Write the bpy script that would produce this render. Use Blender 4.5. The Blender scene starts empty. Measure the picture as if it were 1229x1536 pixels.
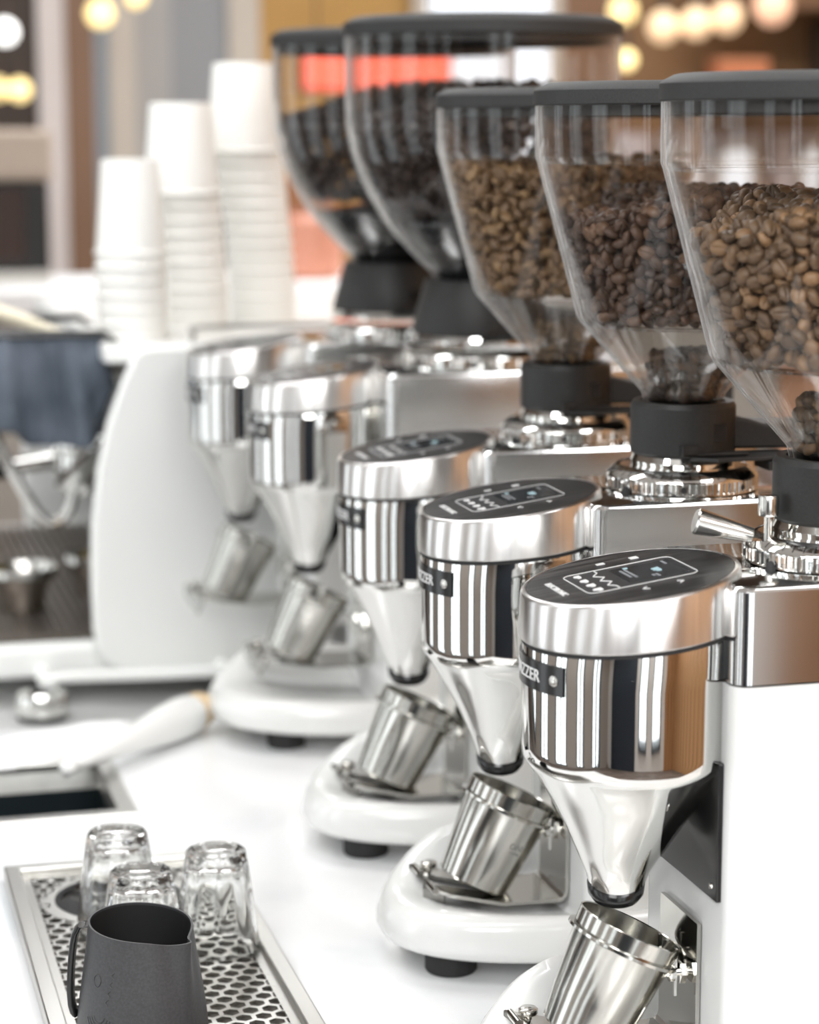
import bpy, math, random
import numpy as np
from mathutils import Vector, Matrix, noise
random.seed(7); np.random.seed(7)
SC = bpy.context.scene
COL = SC.collection
PI = math.pi
R = math.radians

# ------------------------------------------------------------------ camera, world, light
cd = bpy.data.cameras.new('camera'); cam = bpy.data.objects.new('camera', cd); COL.objects.link(cam)
cd.sensor_fit = 'VERTICAL'; cd.sensor_height = 36.0; cd.lens = 79.69
cd.clip_start = .05; cd.clip_end = 60
PITCH, YAW = R(9.648), R(15)
fw = Vector((math.sin(YAW)*math.cos(PITCH), math.cos(YAW)*math.cos(PITCH), -math.sin(PITCH)))
rt = Vector((math.cos(YAW), -math.sin(YAW), 0)); up = rt.cross(fw)
m = Matrix((rt, up, -fw)).transposed().to_4x4(); m.translation = (-.531, -1.319, .52)
cam.matrix_world = m
cd.dof.use_dof = True; cd.dof.focus_distance = 1.24; cd.dof.aperture_fstop = 6.0
SC.camera = cam

w = bpy.data.worlds.new('daylight'); SC.world = w; w.use_nodes = True
bg = w.node_tree.nodes['Background']; bg.inputs[0].default_value = (.93, .97, 1, 1); bg.inputs[1].default_value = 3.2
vs = SC.view_settings
vs.view_transform = 'Standard'; vs.look = 'None'; vs.gamma = 1; vs.use_curve_mapping = False; vs.exposure = 0.0
cy = SC.cycles
cy.use_denoising = True; cy.max_bounces = 14; cy.transparent_max_bounces = 24; cy.transmission_bounces = 10
cy.glossy_bounces = 6; cy.diffuse_bounces = 4; cy.sample_clamp_indirect = 6; cy.caustics_reflective = False; cy.caustics_refractive = True

def area(name, loc, size, power, color=(1, 1, 1), rot=(0, 0, 0)):
    l = bpy.data.lights.new(name, 'AREA'); l.shape = 'RECTANGLE'; l.size, l.size_y = size; l.energy = power; l.color = color
    o = bpy.data.objects.new(name, l); COL.objects.link(o); o.location = loc; o.rotation_euler = rot
    return o
# lamps of the ceiling fixtures (their housings are built with the ceiling)
CEIL = 1.95
LAMPS = [(-1.05, -.9, 1.5, .35, 22), (-.75, .9, 1.5, .35, 20), (.55, .1, .35, 1.5, 16), (.5, 3.0, 1.6, .35, 44), (-.15, -2.35, 1.3, .3, 16), (1.9, 3.4, 1.0, .35, 24)]  # the lamp by the front wall is added to brighten that wall
TILTED = [(-1.35, -2.35, 1.45, 1.0, .7, 26, R(58), -R(28)), (.35, -2.5, 1.5, 1.0, .7, 26, R(58), R(5))]  # fill lights added behind the camera to brighten faces turned to it
for (x, y, z, sx, sy, p, tx, tz) in TILTED:
    area('added_fill_light', (x, y, z), (sx, sy), p, (.98, .99, 1), (tx, 0, tz))
for (x, y, sx, sy, p) in LAMPS:
    area('ceiling_lamp_light', (x, y, CEIL-.06), (sx, sy), p, (.97, .985, 1))

# ------------------------------------------------------------------ materials
def mat(name, color, rough=.5, metal=0, **kw):
    mt = bpy.data.materials.new(name); mt.use_nodes = True
    nt = mt.node_tree; b = nt.nodes['Principled BSDF']
    b.inputs['Base Color'].default_value = (*color, 1); b.inputs['Roughness'].default_value = rough; b.inputs['Metallic'].default_value = metal
    for k, v in kw.items():
        b.inputs[k.replace('_', ' ')].default_value = v
    return mt
def N(mt, kind, **kw):
    n = mt.node_tree.nodes.new(kind)
    for k, v in kw.items(): setattr(n, k, v)
    return n
def L(mt, a, b): mt.node_tree.links.new(a, b)
def noise_color(mt, c1, c2, scale, detail=4, stretch=(1, 1, 1), coord='Object', lo=.35, hi=.65, bump=0, bdist=.001):
    b = mt.node_tree.nodes['Principled BSDF']
    tc = N(mt, 'ShaderNodeTexCoord'); mp = N(mt, 'ShaderNodeMapping'); mp.inputs['Scale'].default_value = stretch
    nz = N(mt, 'ShaderNodeTexNoise'); nz.inputs['Scale'].default_value = scale; nz.inputs['Detail'].default_value = detail
    rp = N(mt, 'ShaderNodeValToRGB'); rp.color_ramp.elements[0].color = (*c1, 1); rp.color_ramp.elements[1].color = (*c2, 1)
    rp.color_ramp.elements[0].position = lo; rp.color_ramp.elements[1].position = hi
    L(mt, tc.outputs[coord], mp.inputs[0]); L(mt, mp.outputs[0], nz.inputs['Vector']); L(mt, nz.outputs[0], rp.inputs[0]); L(mt, rp.outputs[0], b.inputs['Base Color'])
    if bump:
        bp = N(mt, 'ShaderNodeBump'); bp.inputs['Strength'].default_value = bump; bp.inputs['Distance'].default_value = bdist
        L(mt, nz.outputs[0], bp.inputs['Height']); L(mt, bp.outputs[0], b.inputs['Normal'])
    return mt
def clear(name, tint=(1, 1, 1), f0=.045, rough=.02, power=4.5, edge=0):
    # thin clear plastic or glass: more mirror-like the more it turns away
    mt = bpy.data.materials.new(name); mt.use_nodes = True; nt = mt.node_tree; nt.nodes.remove(nt.nodes['Principled BSDF'])
    out = nt.nodes['Material Output']
    tr = N(mt, 'ShaderNodeBsdfTransparent'); tr.inputs[0].default_value = (*tint, 1)
    gl = N(mt, 'ShaderNodeBsdfGlossy'); gl.inputs['Roughness'].default_value = rough
    lw = N(mt, 'ShaderNodeLayerWeight'); pw = N(mt, 'ShaderNodeMath', operation='POWER'); pw.inputs[1].default_value = power
    mr = N(mt, 'ShaderNodeMapRange'); mr.inputs['To Min'].default_value = f0; mr.inputs['To Max'].default_value = .95
    L(mt, lw.outputs['Facing'], pw.inputs[0]); L(mt, pw.outputs[0], mr.inputs['Value'])
    mx = N(mt, 'ShaderNodeMixShader')
    L(mt, mr.outputs[0], mx.inputs[0]); L(mt, tr.outputs[0], mx.inputs[1]); L(mt, gl.outputs[0], mx.inputs[2])
    last = mx
    if edge:    # bright rim of thick plastic, painted in as white by view angle
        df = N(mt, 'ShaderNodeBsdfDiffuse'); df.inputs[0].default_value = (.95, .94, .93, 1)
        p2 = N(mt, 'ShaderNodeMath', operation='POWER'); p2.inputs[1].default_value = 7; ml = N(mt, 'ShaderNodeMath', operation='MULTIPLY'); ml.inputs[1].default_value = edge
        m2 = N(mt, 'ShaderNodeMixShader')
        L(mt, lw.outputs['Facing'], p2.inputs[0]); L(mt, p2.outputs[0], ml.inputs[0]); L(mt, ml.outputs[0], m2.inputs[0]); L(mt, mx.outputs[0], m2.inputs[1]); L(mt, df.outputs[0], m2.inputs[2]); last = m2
    L(mt, last.outputs[0], out.inputs[0])
    return mt
M = {}
M['enamel'] = mat('white_enamel', (.775, .775, .755), .22, Coat_Weight=.4, Coat_Roughness=.08)
M['cream'] = mat('white_panel', (.94, .945, .92), .35)
M['chrome'] = mat('chrome', (.80, .795, .77), .045, 1)
M['can'] = mat('mirror_steel', (.69, .685, .665), .04, 1)
M['hook'] = mat('hook_steel', (.33, .32, .30), .25, 1)
M['fork'] = mat('fork_steel', (.60, .585, .55), .10, 1)
M['steel'] = mat('satin_steel', (.68, .665, .63), .2, 1)
M['brushed'] = noise_color(mat('brushed_aluminium', (.8, .79, .77), .3, 1), (.80, .78, .76), (.95, .93, .91), 30, 3, (6, 6, .12), lo=.3, hi=.7)
_b = M['brushed'].node_tree.nodes['Principled BSDF']; _t = N(M['brushed'], 'ShaderNodeTangent'); _t.direction_type = 'RADIAL'; _t.axis = 'Z'
L(M['brushed'], _t.outputs[0], _b.inputs['Tangent']); _b.inputs['Anisotropic'].default_value = .85; _b.inputs['Anisotropic Rotation'].default_value = .25
M['polished'] = noise_color(mat('polished_aluminium', (.8, .8, .8), .13, 1), (.70, .70, .70), (.82, .82, .81), 6, 3)
M['black'] = noise_color(mat('black_plastic', (.02, .02, .02), .5), (.012, .0115, .011), (.019, .0185, .0175), 900, 2, bump=.15, bdist=.0003)
M['lid'] = noise_color(mat('charcoal_lid', (.05, .05, .05), .62), (.017, .017, .0165), (.026, .0255, .025), 900, 2, bump=.2, bdist=.0003)
M['gloss_black'] = mat('gloss_black', (.012, .012, .012), .2)
M['rubber'] = mat('rubber', (.018, .018, .018), .7)
M['panel'] = noise_color(mat('grained_black_panel', (.02, .02, .02), .35), (.006, .006, .006), (.085, .08, .077), 60, 3, (.25, 9, 1), lo=.42, hi=.72)
M['screen'] = mat('display_glass', (.028, .031, .034), .12)
M['print'] = mat('silver_print', (.75, .75, .74), .5)
M['cyan'] = mat('cyan_screen_icon', (.32, .46, .49), .5, Emission_Color=(.5, .8, .9, 1), Emission_Strength=.12)
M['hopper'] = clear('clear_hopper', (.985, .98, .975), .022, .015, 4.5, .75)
M['guard'] = mat('smoked_guard', (.016, .017, .018), .12)
M['insert'] = clear('clear_insert', (.94, .94, .93), .06, .06)
M['bronze'] = mat('bronze_slat', (.24, .20, .17), .35, .8)
M['steel_tray'] = noise_color(mat('tray_steel', (.6, .59, .56), .28, 1), (.55, .54, .51), (.66, .65, .62), 40, 2, (1, .1, 1))
M['well'] = mat('tray_well', (.10, .09, .075), .5)
M['pitcher'] = noise_color(mat('matt_black_pitcher', (.05, .05, .052), .5), (.036, .036, .038), (.050, .050, .052), 700, 2, bump=.15, bdist=.0003)
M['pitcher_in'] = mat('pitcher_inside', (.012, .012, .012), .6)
M['counter'] = noise_color(mat('white_quartz', (.9, .9, .9), .16), (.74, .765, .775), (.885, .89, .89), 7, 6, lo=.3, hi=.5)
M['paper'] = mat('white_paper', (.90, .89, .85), .6)
M['cloth'] = noise_color(mat('blue_grey_cloth', (.09, .11, .15), .9), (.065, .082, .105), (.12, .14, .175), 14, 4)
M['towel'] = mat('white_cloth', (.9, .9, .9), .9)
M['tan'] = mat('tan_bristle', (.78, .60, .38), .8)
M['wood'] = noise_color(mat('oak', (.4, .22, .1), .5), (.30, .145, .055), (.56, .31, .15), 9, 6, (4, 4, .35), lo=.3, hi=.7)
def bean_mat(name, c1, c2, c3):
    mt = mat(name, c1, .42); b = mt.node_tree.nodes['Principled BSDF']
    ge = N(mt, 'ShaderNodeNewGeometry'); oi = N(mt, 'ShaderNodeObjectInfo'); ad = N(mt, 'ShaderNodeMath', operation='ADD'); fr = N(mt, 'ShaderNodeMath', operation='FRACT')
    rp = N(mt, 'ShaderNodeValToRGB'); rp.color_ramp.elements[0].color = (*c1, 1); rp.color_ramp.elements[1].color = (*c3, 1)
    e = rp.color_ramp.elements.new(.6); e.color = (*c2, 1)
    L(mt, ge.outputs['Random Per Island'], ad.inputs[0]); L(mt, oi.outputs['Random'], ad.inputs[1]); L(mt, ad.outputs[0], fr.inputs[0]); L(mt, fr.outputs[0], rp.inputs[0]); L(mt, rp.outputs[0], b.inputs['Base Color'])
    return mt
M['bean_light'] = bean_mat('medium_roast', (.105, .065, .037), (.175, .108, .060), (.31, .18, .088))
M['bean_mid'] = bean_mat('brown_roast', (.055, .030, .020), (.092, .051, .032), (.18, .10, .056))
M['bean_gold'] = bean_mat('golden_roast', (.15, .088, .042), (.225, .135, .066), (.32, .20, .095))
M['bean_dark'] = bean_mat('dark_roast', (.016, .009, .007), (.028, .016, .012), (.045, .026, .018))

# ------------------------------------------------------------------ mesh helpers
class MB:
    def __init__(s): s.v = []; s.f = []
    def add(s, vs, fs, mx=None):
        o = len(s.v)
        for p in vs:
            s.v.append(tuple(mx @ Vector(p)) if mx is not None else tuple(p))
        s.f += [tuple(i+o for i in f) for f in fs]; return s
    def box(s, a, b, mx=None):
        x0, y0, z0 = a; x1, y1, z1 = b
        return s.add([(x0,y0,z0),(x1,y0,z0),(x1,y1,z0),(x0,y1,z0),(x0,y0,z1),(x1,y0,z1),(x1,y1,z1),(x0,y1,z1)],
                     [(0,3,2,1),(4,5,6,7),(0,1,5,4),(1,2,6,5),(2,3,7,6),(3,0,4,7)], mx)
    def rings(s, rs, cap0=True, cap1=True, closed=True, mx=None, loop=False):
        n = len(rs[0]); vs = [p for r in rs for p in r]; fs = []
        k = len(rs)
        for i in range(k if loop else k-1):
            j = (i+1) % k
            for q in range(n if closed else n-1):
                t = (q+1) % n
                fs.append((i*n+q, i*n+t, j*n+t, j*n+q))
        if cap0: fs.append(tuple(range(n-1, -1, -1)))
        if cap1: fs.append(tuple((k-1)*n+q for q in range(n)))
        return s.add(vs, fs, mx)
    def lathe(s, prof, n=48, c=(0, 0), mx=None, cap0=False, cap1=False, loop=False):
        rs = [[(c[0]+r*math.cos(2*PI*q/n), c[1]+r*math.sin(2*PI*q/n), z) for q in range(n)] for r, z in prof]
        return s.rings(rs, cap0, cap1, True, mx, loop)
    def cyl(s, p0, p1, r0, r1=None, n=20):
        r1 = r0 if r1 is None else r1
        p0 = Vector(p0); p1 = Vector(p1); d = (p1-p0).normalized(); q = d.to_track_quat('Z', 'Y')
        rs = [[p0+q @ Vector((r0*math.cos(2*PI*i/n), r0*math.sin(2*PI*i/n), 0)) for i in range(n)],
              [p1+q @ Vector((r1*math.cos(2*PI*i/n), r1*math.sin(2*PI*i/n), 0)) for i in range(n)]]
        return s.rings(rs)
    def tube(s, pts, r, n=10, smooth=6):
        P = [Vector(p) for p in pts]
        if smooth:
            Q = []
            for i in range(len(P)-1):
                a = P[max(0, i-1)]; b = P[i]; c = P[i+1]; d = P[min(len(P)-1, i+2)]
                for k in range(smooth):
                    t = k/smooth
                    Q.append(.5*((2*b)+(c-a)*t+(2*a-5*b+4*c-d)*t*t+(3*b-a-3*c+d)*t**3))
            Q.append(P[-1]); P = Q
        rs = []; nrm = None
        for i, p in enumerate(P):
            d = (P[min(i+1, len(P)-1)]-P[max(i-1, 0)]).normalized()
            if nrm is None: nrm = d.orthogonal().normalized()
            nrm = (nrm-d*nrm.dot(d)).normalized(); bn = d.cross(nrm)
            rr = r(i/(len(P)-1)) if callable(r) else r
            rs.append([p+nrm*rr*math.cos(2*PI*k/n)+bn*rr*math.sin(2*PI*k/n) for k in range(n)])
        return s.rings(rs)
    def prism(s, poly, h0, h1, axis='z', mx=None):
        def P(a, b, h): return (a, b, h) if axis == 'z' else ((a, h, b) if axis == 'y' else (h, a, b))
        rs = [[P(a, b, h0) for a, b in poly], [P(a, b, h1) for a, b in poly]]
        return s.rings(rs, mx=mx)
    def mesh(s, name, mt, smooth=30):
        me = bpy.data.meshes.new(name); me.from_pydata(s.v, [], s.f)
        if mt is not None: me.materials.append(mt)
        import bmesh
        b = bmesh.new(); b.from_mesh(me); bmesh.ops.recalc_face_normals(b, faces=b.faces); b.to_mesh(me); b.free()
        if smooth:
            me.polygons.foreach_set('use_smooth', [True]*len(me.polygons)); me.set_sharp_from_angle(angle=R(smooth))
        return me
    def build(s, name, mt, parent=None, smooth=30, bevel=0, seg=2, sub=0):
        o = link(name, s.mesh(name, mt, smooth), parent)
        if bevel:
            b = o.modifiers.new('bevel', 'BEVEL'); b.width = bevel; b.segments = seg; b.limit_method = 'ANGLE'; b.angle_limit = R(40); b.harden_normals = False
        if sub:
            u = o.modifiers.new('subd', 'SUBSURF'); u.levels = sub; u.render_levels = sub
        return o
def link(name, me, parent=None):
    o = bpy.data.objects.new(name, me); COL.objects.link(o)
    if parent is not None: o.parent = parent
    return o
def tag(o, label=None, cat=None, group=None, kind=None):
    if label: o['label'] = label
    if cat: o['category'] = cat
    if group: o['group'] = group
    if kind: o['kind'] = kind
    return o
def empty(name, loc, label, cat, group=None, rz=0):
    o = bpy.data.objects.new(name, None); COL.objects.link(o); o.location = loc; o.rotation_euler = (0, 0, rz); o.empty_display_size = .02
    return tag(o, label, cat, group)
def ringbox(mb, x0, x1, y0, y1, z0, z1, wd):
    o = [(x0, y0), (x1, y0), (x1, y1), (x0, y1)]; i = [(x0+wd, y0+wd), (x1-wd, y0+wd), (x1-wd, y1-wd), (x0+wd, y1-wd)]
    return mb.rings([[(*p, z1) for p in i], [(*p, z1) for p in o], [(*p, z0) for p in o], [(*p, z0) for p in i]], False, False, True, loop=True)
_tc = {}
def text_mesh(txt, size, depth=.0002):
    key = (txt, size)
    if key in _tc: return [list(_tc[key][0]), list(_tc[key][1])]
    c = bpy.data.curves.new('t', 'FONT'); c.body = txt; c.size = size; c.align_x = 'CENTER'; c.align_y = 'CENTER'; c.extrude = depth; c.resolution_u = 3
    o = bpy.data.objects.new('t', c); COL.objects.link(o)
    dg = bpy.context.evaluated_depsgraph_get(); me = bpy.data.meshes.new_from_object(o.evaluated_get(dg))
    vs = [tuple(v.co) for v in me.vertices]; fs = [tuple(p.vertices) for p in me.polygons]
    bpy.data.objects.remove(o); bpy.data.curves.remove(c); bpy.data.meshes.remove(me)
    _tc[key] = (vs, fs); return [list(vs), list(fs)]
def sm(t): t = max(0, min(1, t)); return t*t*(3-2*t)

# ------------------------------------------------------------------ structure of the room
def struct(name, mb, mt, parent=None, smooth=0, bevel=0):
    o = mb.build(name, mt, parent, smooth, bevel); o['kind'] = 'structure'; return o
M['floor'] = noise_color(mat('floor_concrete', (.35, .33, .31), .5), (.12, .09, .075), (.2, .16, .14), 3)
M['wall'] = mat('plaster', (.80, .79, .77), .7)
M['ceil'] = mat('ceiling_white', (.8, .8, .79), .8)
M['navy'] = mat('navy_paint', (.03, .04, .055), .45)
M['tanwall'] = noise_color(mat('tan_wall', (.55, .33, .14), .6), (.50, .28, .075), (.62, .36, .115), 2)
M['greywall'] = mat('grey_wall', (.34, .345, .355), .6)
M['beige'] = mat('beige_trim', (.64, .57, .49), .6)
M['brown'] = mat('brown_trim', (.26, .145, .085), .5)
M['dark'] = mat('dark_wall', (.06, .04, .03), .6)
FZ = -.95
struct('floor', MB().box((-2.6, -3.0, FZ-.05), (3.2, 5.0, FZ)), M['floor'])
struct('ceiling', MB().box((-2.7, -3.1, CEIL), (3.3, 5.1, CEIL+.08)), M['ceil'])
for (x, y, sx, sy, p) in LAMPS:
    t = empty('ceiling_light', (x, y, CEIL), 'unseen white rectangular light fixture on the ceiling of the coffee bar', 'lamp', 'ceiling lights')
    mb = MB(); hx, hy = sx/2+.02, sy/2+.02
    for a, b in (((-hx, -hy), (hx, -hy+.015)), ((-hx, hy-.015), (hx, hy)), ((-hx, -hy), (-hx+.015, hy)), ((hx-.015, -hy), (hx, hy))):
        mb.box((a[0], a[1], -.09), (b[0], b[1], 0))
    mb.build('frame', M['ceil'], t, 0)
    MB().box((-hx, -hy, -.02), (hx, hy, 0)).build('housing', M['ceil'], t, 0)
for (x, y, z, sx, sy, p, tx, tz), lab in zip(TILTED, ('added tilted fill light panel, unseen behind the camera on the left', 'added tilted fill light panel, unseen behind the camera on the right')):
    t = empty('added_fill_panel', (x, y, z), lab, 'lamp'); t.rotation_euler = (tx, 0, tz)  # made-up housing and hanger for each added fill light
    MB().box((-sx/2-.03, -sy/2-.03, .01), (sx/2+.03, sy/2+.03, .04)).build('housing', M['ceil'], t, 0)
    ringbox(MB(), -sx/2-.03, sx/2+.03, -sy/2-.03, sy/2+.03, -.02, .01, .025).build('frame', M['ceil'], t, 0)
    q_ = Matrix.Translation((x, y, z)) @ t.rotation_euler.to_matrix().to_4x4()
    top_ = q_.inverted() @ Vector((x, y, CEIL)); mb = MB().cyl((0, 0, .03), tuple(top_), .01); mb.build('hanger', M['ceil'], t)
# left wall with three windows
def wall_x(name, x0, x1, holes, y0, y1, mt):
    mb = MB(); ys = y0
    for (a, b, z0, z1) in holes:
        mb.box((x0, ys, FZ), (x1, a, CEIL)); mb.box((x0, a, FZ), (x1, b, z0)); mb.box((x0, a, z1), (x1, b, CEIL)); ys = b
    mb.box((x0, ys, FZ), (x1, y1, CEIL)); return struct(name, mb, mt)
M['bf'] = mat('button_field', (.03, .03, .031), .35)
M['pane'] = clear('window_glass', (.97, .98, .98), .04, 0)
wins = [(-2.3, -1.75, -.85, 1.6), (-1.25, -.85, -.85, 1.6), (-.3, .35, -.85, 1.6), (.9, 1.6, -.85, 1.6), (2.4, 3.2, -.85, 1.6)]
wall_x('wall_left', -2.7, -2.6, wins, -3.1, 5.1, mat('taupe_plaster', (.40, .37, .34), .7))
for i, (a, b, z0, z1) in enumerate(wins):
    mb = MB(); q = .04
    mb.box((-2.7, a, z0), (-2.58, a+q, z1)).box((-2.7, b-q, z0), (-2.58, b, z1)).box((-2.7, a, z0), (-2.58, b, z0+q)).box((-2.7, a, z1-q), (-2.58, b, z1)).box((-2.68, (a+b)/2-.02, z0), (-2.6, (a+b)/2+.02, z1))
    wf = struct('window_%d' % (i+1), mb, M['navy'])
    MB().box((-2.65, a+q, z0+q), (-2.644, b-q, z1-q)).build('pane', M['pane'], wf, 0)
# front wall behind the photographer, with a dark blue door
FW = [(-.62, -.22, -.6, 1.5), (.05, .5, -.6, 1.5)]
mb = MB(); xs = -2.7
for (a, b, z0, z1) in FW:
    mb.box((xs, -3.1, FZ), (a, -3.0, CEIL)).box((a, -3.1, FZ), (b, -3.0, z0)).box((a, -3.1, z1), (b, -3.0, CEIL)); xs = b
struct('wall_front', mb.box((xs, -3.1, FZ), (1.5, -3.0, CEIL)), M['wall'])
for i, (a, b, z0, z1) in enumerate(FW):
    q = .03; wf = struct('window_%d' % (i+7), MB().box((a, -3.1, z0), (a+q, -2.98, z1)).box((b-q, -3.1, z0), (b, -2.98, z1)).box((a, -3.1, z0), (b, -2.98, z0+q)).box((a, -3.1, z1-q), (b, -2.98, z1)), M['navy'])
    MB().box((a+q, -3.05, z0+q), (b-q, -3.044, z1-q)).build('pane', M['pane'], wf, 0)
dr = struct('door_1', MB().box((-2.25, -3.0, FZ), (-.80, -2.955, 1.5)), M['navy'], bevel=.004)
MB().cyl((-.9, -2.955, .05), (-.9, -2.9, .05), .012).cyl((-.9, -2.905, .05), (-1.02, -2.905, .05), .01).build('handle', M['steel'], dr)
# right wall, clad in upright oak boards
wr = struct('wall_right', MB().box((1.32, -3.0, FZ), (1.42, 2.2, CEIL)), M['brown'])
bm_ = MB().box((0, 0, 0), (.02, .192, CEIL-FZ)).mesh('board', M['wood'], 0)
for i in range(26):
    o = link('board', bm_, wr); o.location = (1.30, -3.0+i*.2+.004, FZ)
for i in range(3):
    o = link('board', bm_, wr); o.location = (.72+i*.2, -2.98, FZ); o.rotation_euler.z = -PI/2
struct('wall_corner', MB().box((1.42, 2.12, FZ), (3.3, 2.2, CEIL)), M['wall'])
struct('wall_east', MB().box((3.2, 2.2, FZ), (3.3, 5.1, CEIL)), M['tanwall'])
# back wall, far and out of focus: upright panels of different finish
wb = struct('wall_back', MB().box((-2.7, 5.0, FZ), (3.3, 5.1, CEIL)), M['tanwall'])
def bpanel(name, x0, x1, z0, z1, mt, d=.03):
    o = MB().box((x0, 5.0-d, z0), (x1, 5.0, z1)).build(name, mt, wb, 0); return o
bpanel('dark_panel', -2.6, .112, FZ, CEIL, M['dark'])
bpanel('white_post', .112, .186, FZ, CEIL, mat('rosy_white', (.84, .76, .73), .5), .05)
bpanel('brown_post', .186, .262, FZ, CEIL, M['brown'], .06)
bpanel('blue_grey_panel', .262, .304, FZ, CEIL, mat('blue_grey', (.36, .40, .44), .6))
bpanel('beige_post', .304, .376, FZ, CEIL, M['beige'], .05)
bpanel('grey_panel', .376, .476, FZ, CEIL, mat('warm_grey', (.46, .44, .42), .6))
bpanel('blue_grey_panel', .476, .634, FZ, CEIL, M['greywall'])
bpanel('beige_post', .634, .722, FZ, CEIL, M['beige'], .05)
bpanel('brown_post', 1.60, 1.80, FZ, CEIL, M['brown'], .05)
bpanel('shelf_back_panel', 1.80, 3.2, FZ, CEIL, mat('amber_brown', (.27, .15, .07), .5), .04)
lav = mat('lavender_grey', (.70, .64, .67), .5)
for i, (a, b) in enumerate(((1.21, 1.55), (1.60, 1.86), (1.90, 2.22), (2.26, 3.2))):
    bpanel('lavender_panel', a, b, -.25, .50 if i else .29, lav, .07)
# bright doorway glazing in the back wall
wd = struct('window_6', MB().box((1.16, 4.94, .30), (1.20, 4.99, 1.2)).box((1.56, 4.94, .30), (1.60, 4.99, 1.2)).box((1.16, 4.94, .27), (1.60, 4.99, .31)).box((1.16, 4.94, 1.2), (1.60, 4.99, 1.24)), M['beige'])
bl = mat('lit_milk_glass', (.8, .86, .95), .4, Emission_Color=(.86, .92, 1, 1), Emission_Strength=.75)
MB().box((1.20, 4.95, .31), (1.56, 4.965, 1.2)).build('pane', bl, wd, 0)

for i, (a, b) in enumerate(((1.66, 1.75), (1.95, 2.0), (2.08, 2.17), (2.34, 2.40))):
    q_ = MB()
    for bx in (((a-.02, 4.90, .19), (a, 4.925, .47)), ((b, 4.90, .19), (b+.02, 4.925, .47)), ((a-.02, 4.90, .19), (b+.02, 4.925, .21)), ((a-.02, 4.90, .45), (b+.02, 4.925, .47))): q_.box(*bx)
    wf = struct('window_%d' % (9+i), q_, M['beige'])
    MB().box((a, 4.905, .21), (b, 4.92, .45)).build('pane', bl, wf, 0)

# far bar and shelf things, all out of focus
bc = empty('back_counter', (.5, 3.2, FZ), 'long white topped bar running across the room behind the machines', 'counter')
MB().box((-1.8, -.2, 1.12), (.95, .25, 1.165)).build('countertop', M['towel'], bc, 0, .004)
MB().box((-1.78, -.17, 0), (.93, .25, 1.12)).build('cabinet', mat('taupe_front', (.33, .30, .27), .5), bc, 0)
for i in range(6):
    MB().box((-1.74+i*.45, -.185, .1), (-1.33+i*.45, -.17, 1.06)).build('door', mat('taupe_door', (.40, .37, .33), .5), bc, 0, .003)
ov = empty('black_oven', (-.17, 3.27, .215), 'black boxy oven on the far bar at the left', 'oven')
MB().box((-.11, -.14, .03), (.11, .15, .20)).build('body', M['gloss_black'], ov, 0, .006)
MB().box((-.095, -.148, .05), (.06, -.14, .185)).build('door', mat('oven_door', (.03, .014, .01), .15), ov, 0, .003)
MB().box((-.11, -.145, 0), (.11, .15, .03)).build('base', M['steel'], ov, 0, .003)
MB().box((-.12, -.13, .20), (.12, .14, .30)).build('top_tray', mat('oven_top', (.45, .37, .30), .5), ov, 0, .01)
cn = empty('terracotta_canister', (.47, 3.2, .215), 'round terracotta canister on the far bar just right of the paper cups', 'canister')
MB().lathe([(.05, 0), (.066, .01), (.07, .06), (.066, .12), (.05, .135), (.05, .14)], 32, cap0=True, cap1=True).build('body', mat('peach_glaze', (.62, .27, .18), .4), cn)
MB().lathe([(.052, .14), (.056, .15), (.056, .2), (.03, .22), (0.001, .225)], 32, cap0=True).build('lid', mat('rust', (.33, .13, .05), .5), cn)
sg = empty('red_sign', (.89, 4.3, .61), 'glowing red orange sign board hanging at the far wall', 'sign')
MB().box((-.19, -.01, 0), (.19, .01, .11)).build('face', mat('red_lit', (.8, .12, .07), .4, Emission_Color=(.95, .16, .09, 1), Emission_Strength=.8), sg, 0, .004)
MB().box((-.2, .01, -.01), (.2, .03, .12)).build('case', M['dark'], sg, 0)
MB().cyl((-.15, .02, .12), (-.15, .02, CEIL-.61), .003).cyl((.15, .02, .12), (.15, .02, CEIL-.61), .003).build('hanger', M['dark'], sg)
pb = empty('peach_bar_front', (1.9, 4.2, FZ), 'low peach coloured bar front lit warm at the far right', 'bar')
MB().box((-.75, -.15, 0), (1.25, .2, .88)).build('front', mat('peach', (.85, .50, .33), .5), pb, 0)
MB().box((-.78, -.18, .88), (1.28, .22, .92)).build('top', M['beige'], pb, 0, .004)
ob = empty('orange_box', (2.1, 4.85, .62), 'small orange box on the far shelf above the nearest hopper lid', 'box')
MB().box((-.075, -.05, 0), (.075, .05, .085)).build('body', mat('orange_card', (.75, .26, .12), .5), ob, 0, .004)
MB().box((-.077, -.052, .07), (.077, .052, .092)).build('lid', mat('orange_lid', (.80, .34, .18), .5), ob, 0, .004)
def bulb(x, z, r, y, colr, s, label):
    t = empty('pendant_bulb', (x, y, z), label, 'lamp', None)
    MB().lathe([(.001, -r)]+[(r*math.cos(a), r*math.sin(a)) for a in [R(d) for d in range(-80, 71, 10)]]+[(r*.3, r*1.0)], 24, cap1=True).build('globe', mat('warm_globe', colr, .4, Emission_Color=(*colr, 1), Emission_Strength=s), t, 60)
    MB().cyl((0, 0, r), (0, 0, r+.04), r*.35).build('socket', M['dark'], t)
    MB().cyl((0, 0, r+.04), (0, 0, CEIL-z), .003, n=8).build('cord', M['dark'], t)
WY = (1, .78, .36); WP = (1, .72, .45)
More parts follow.
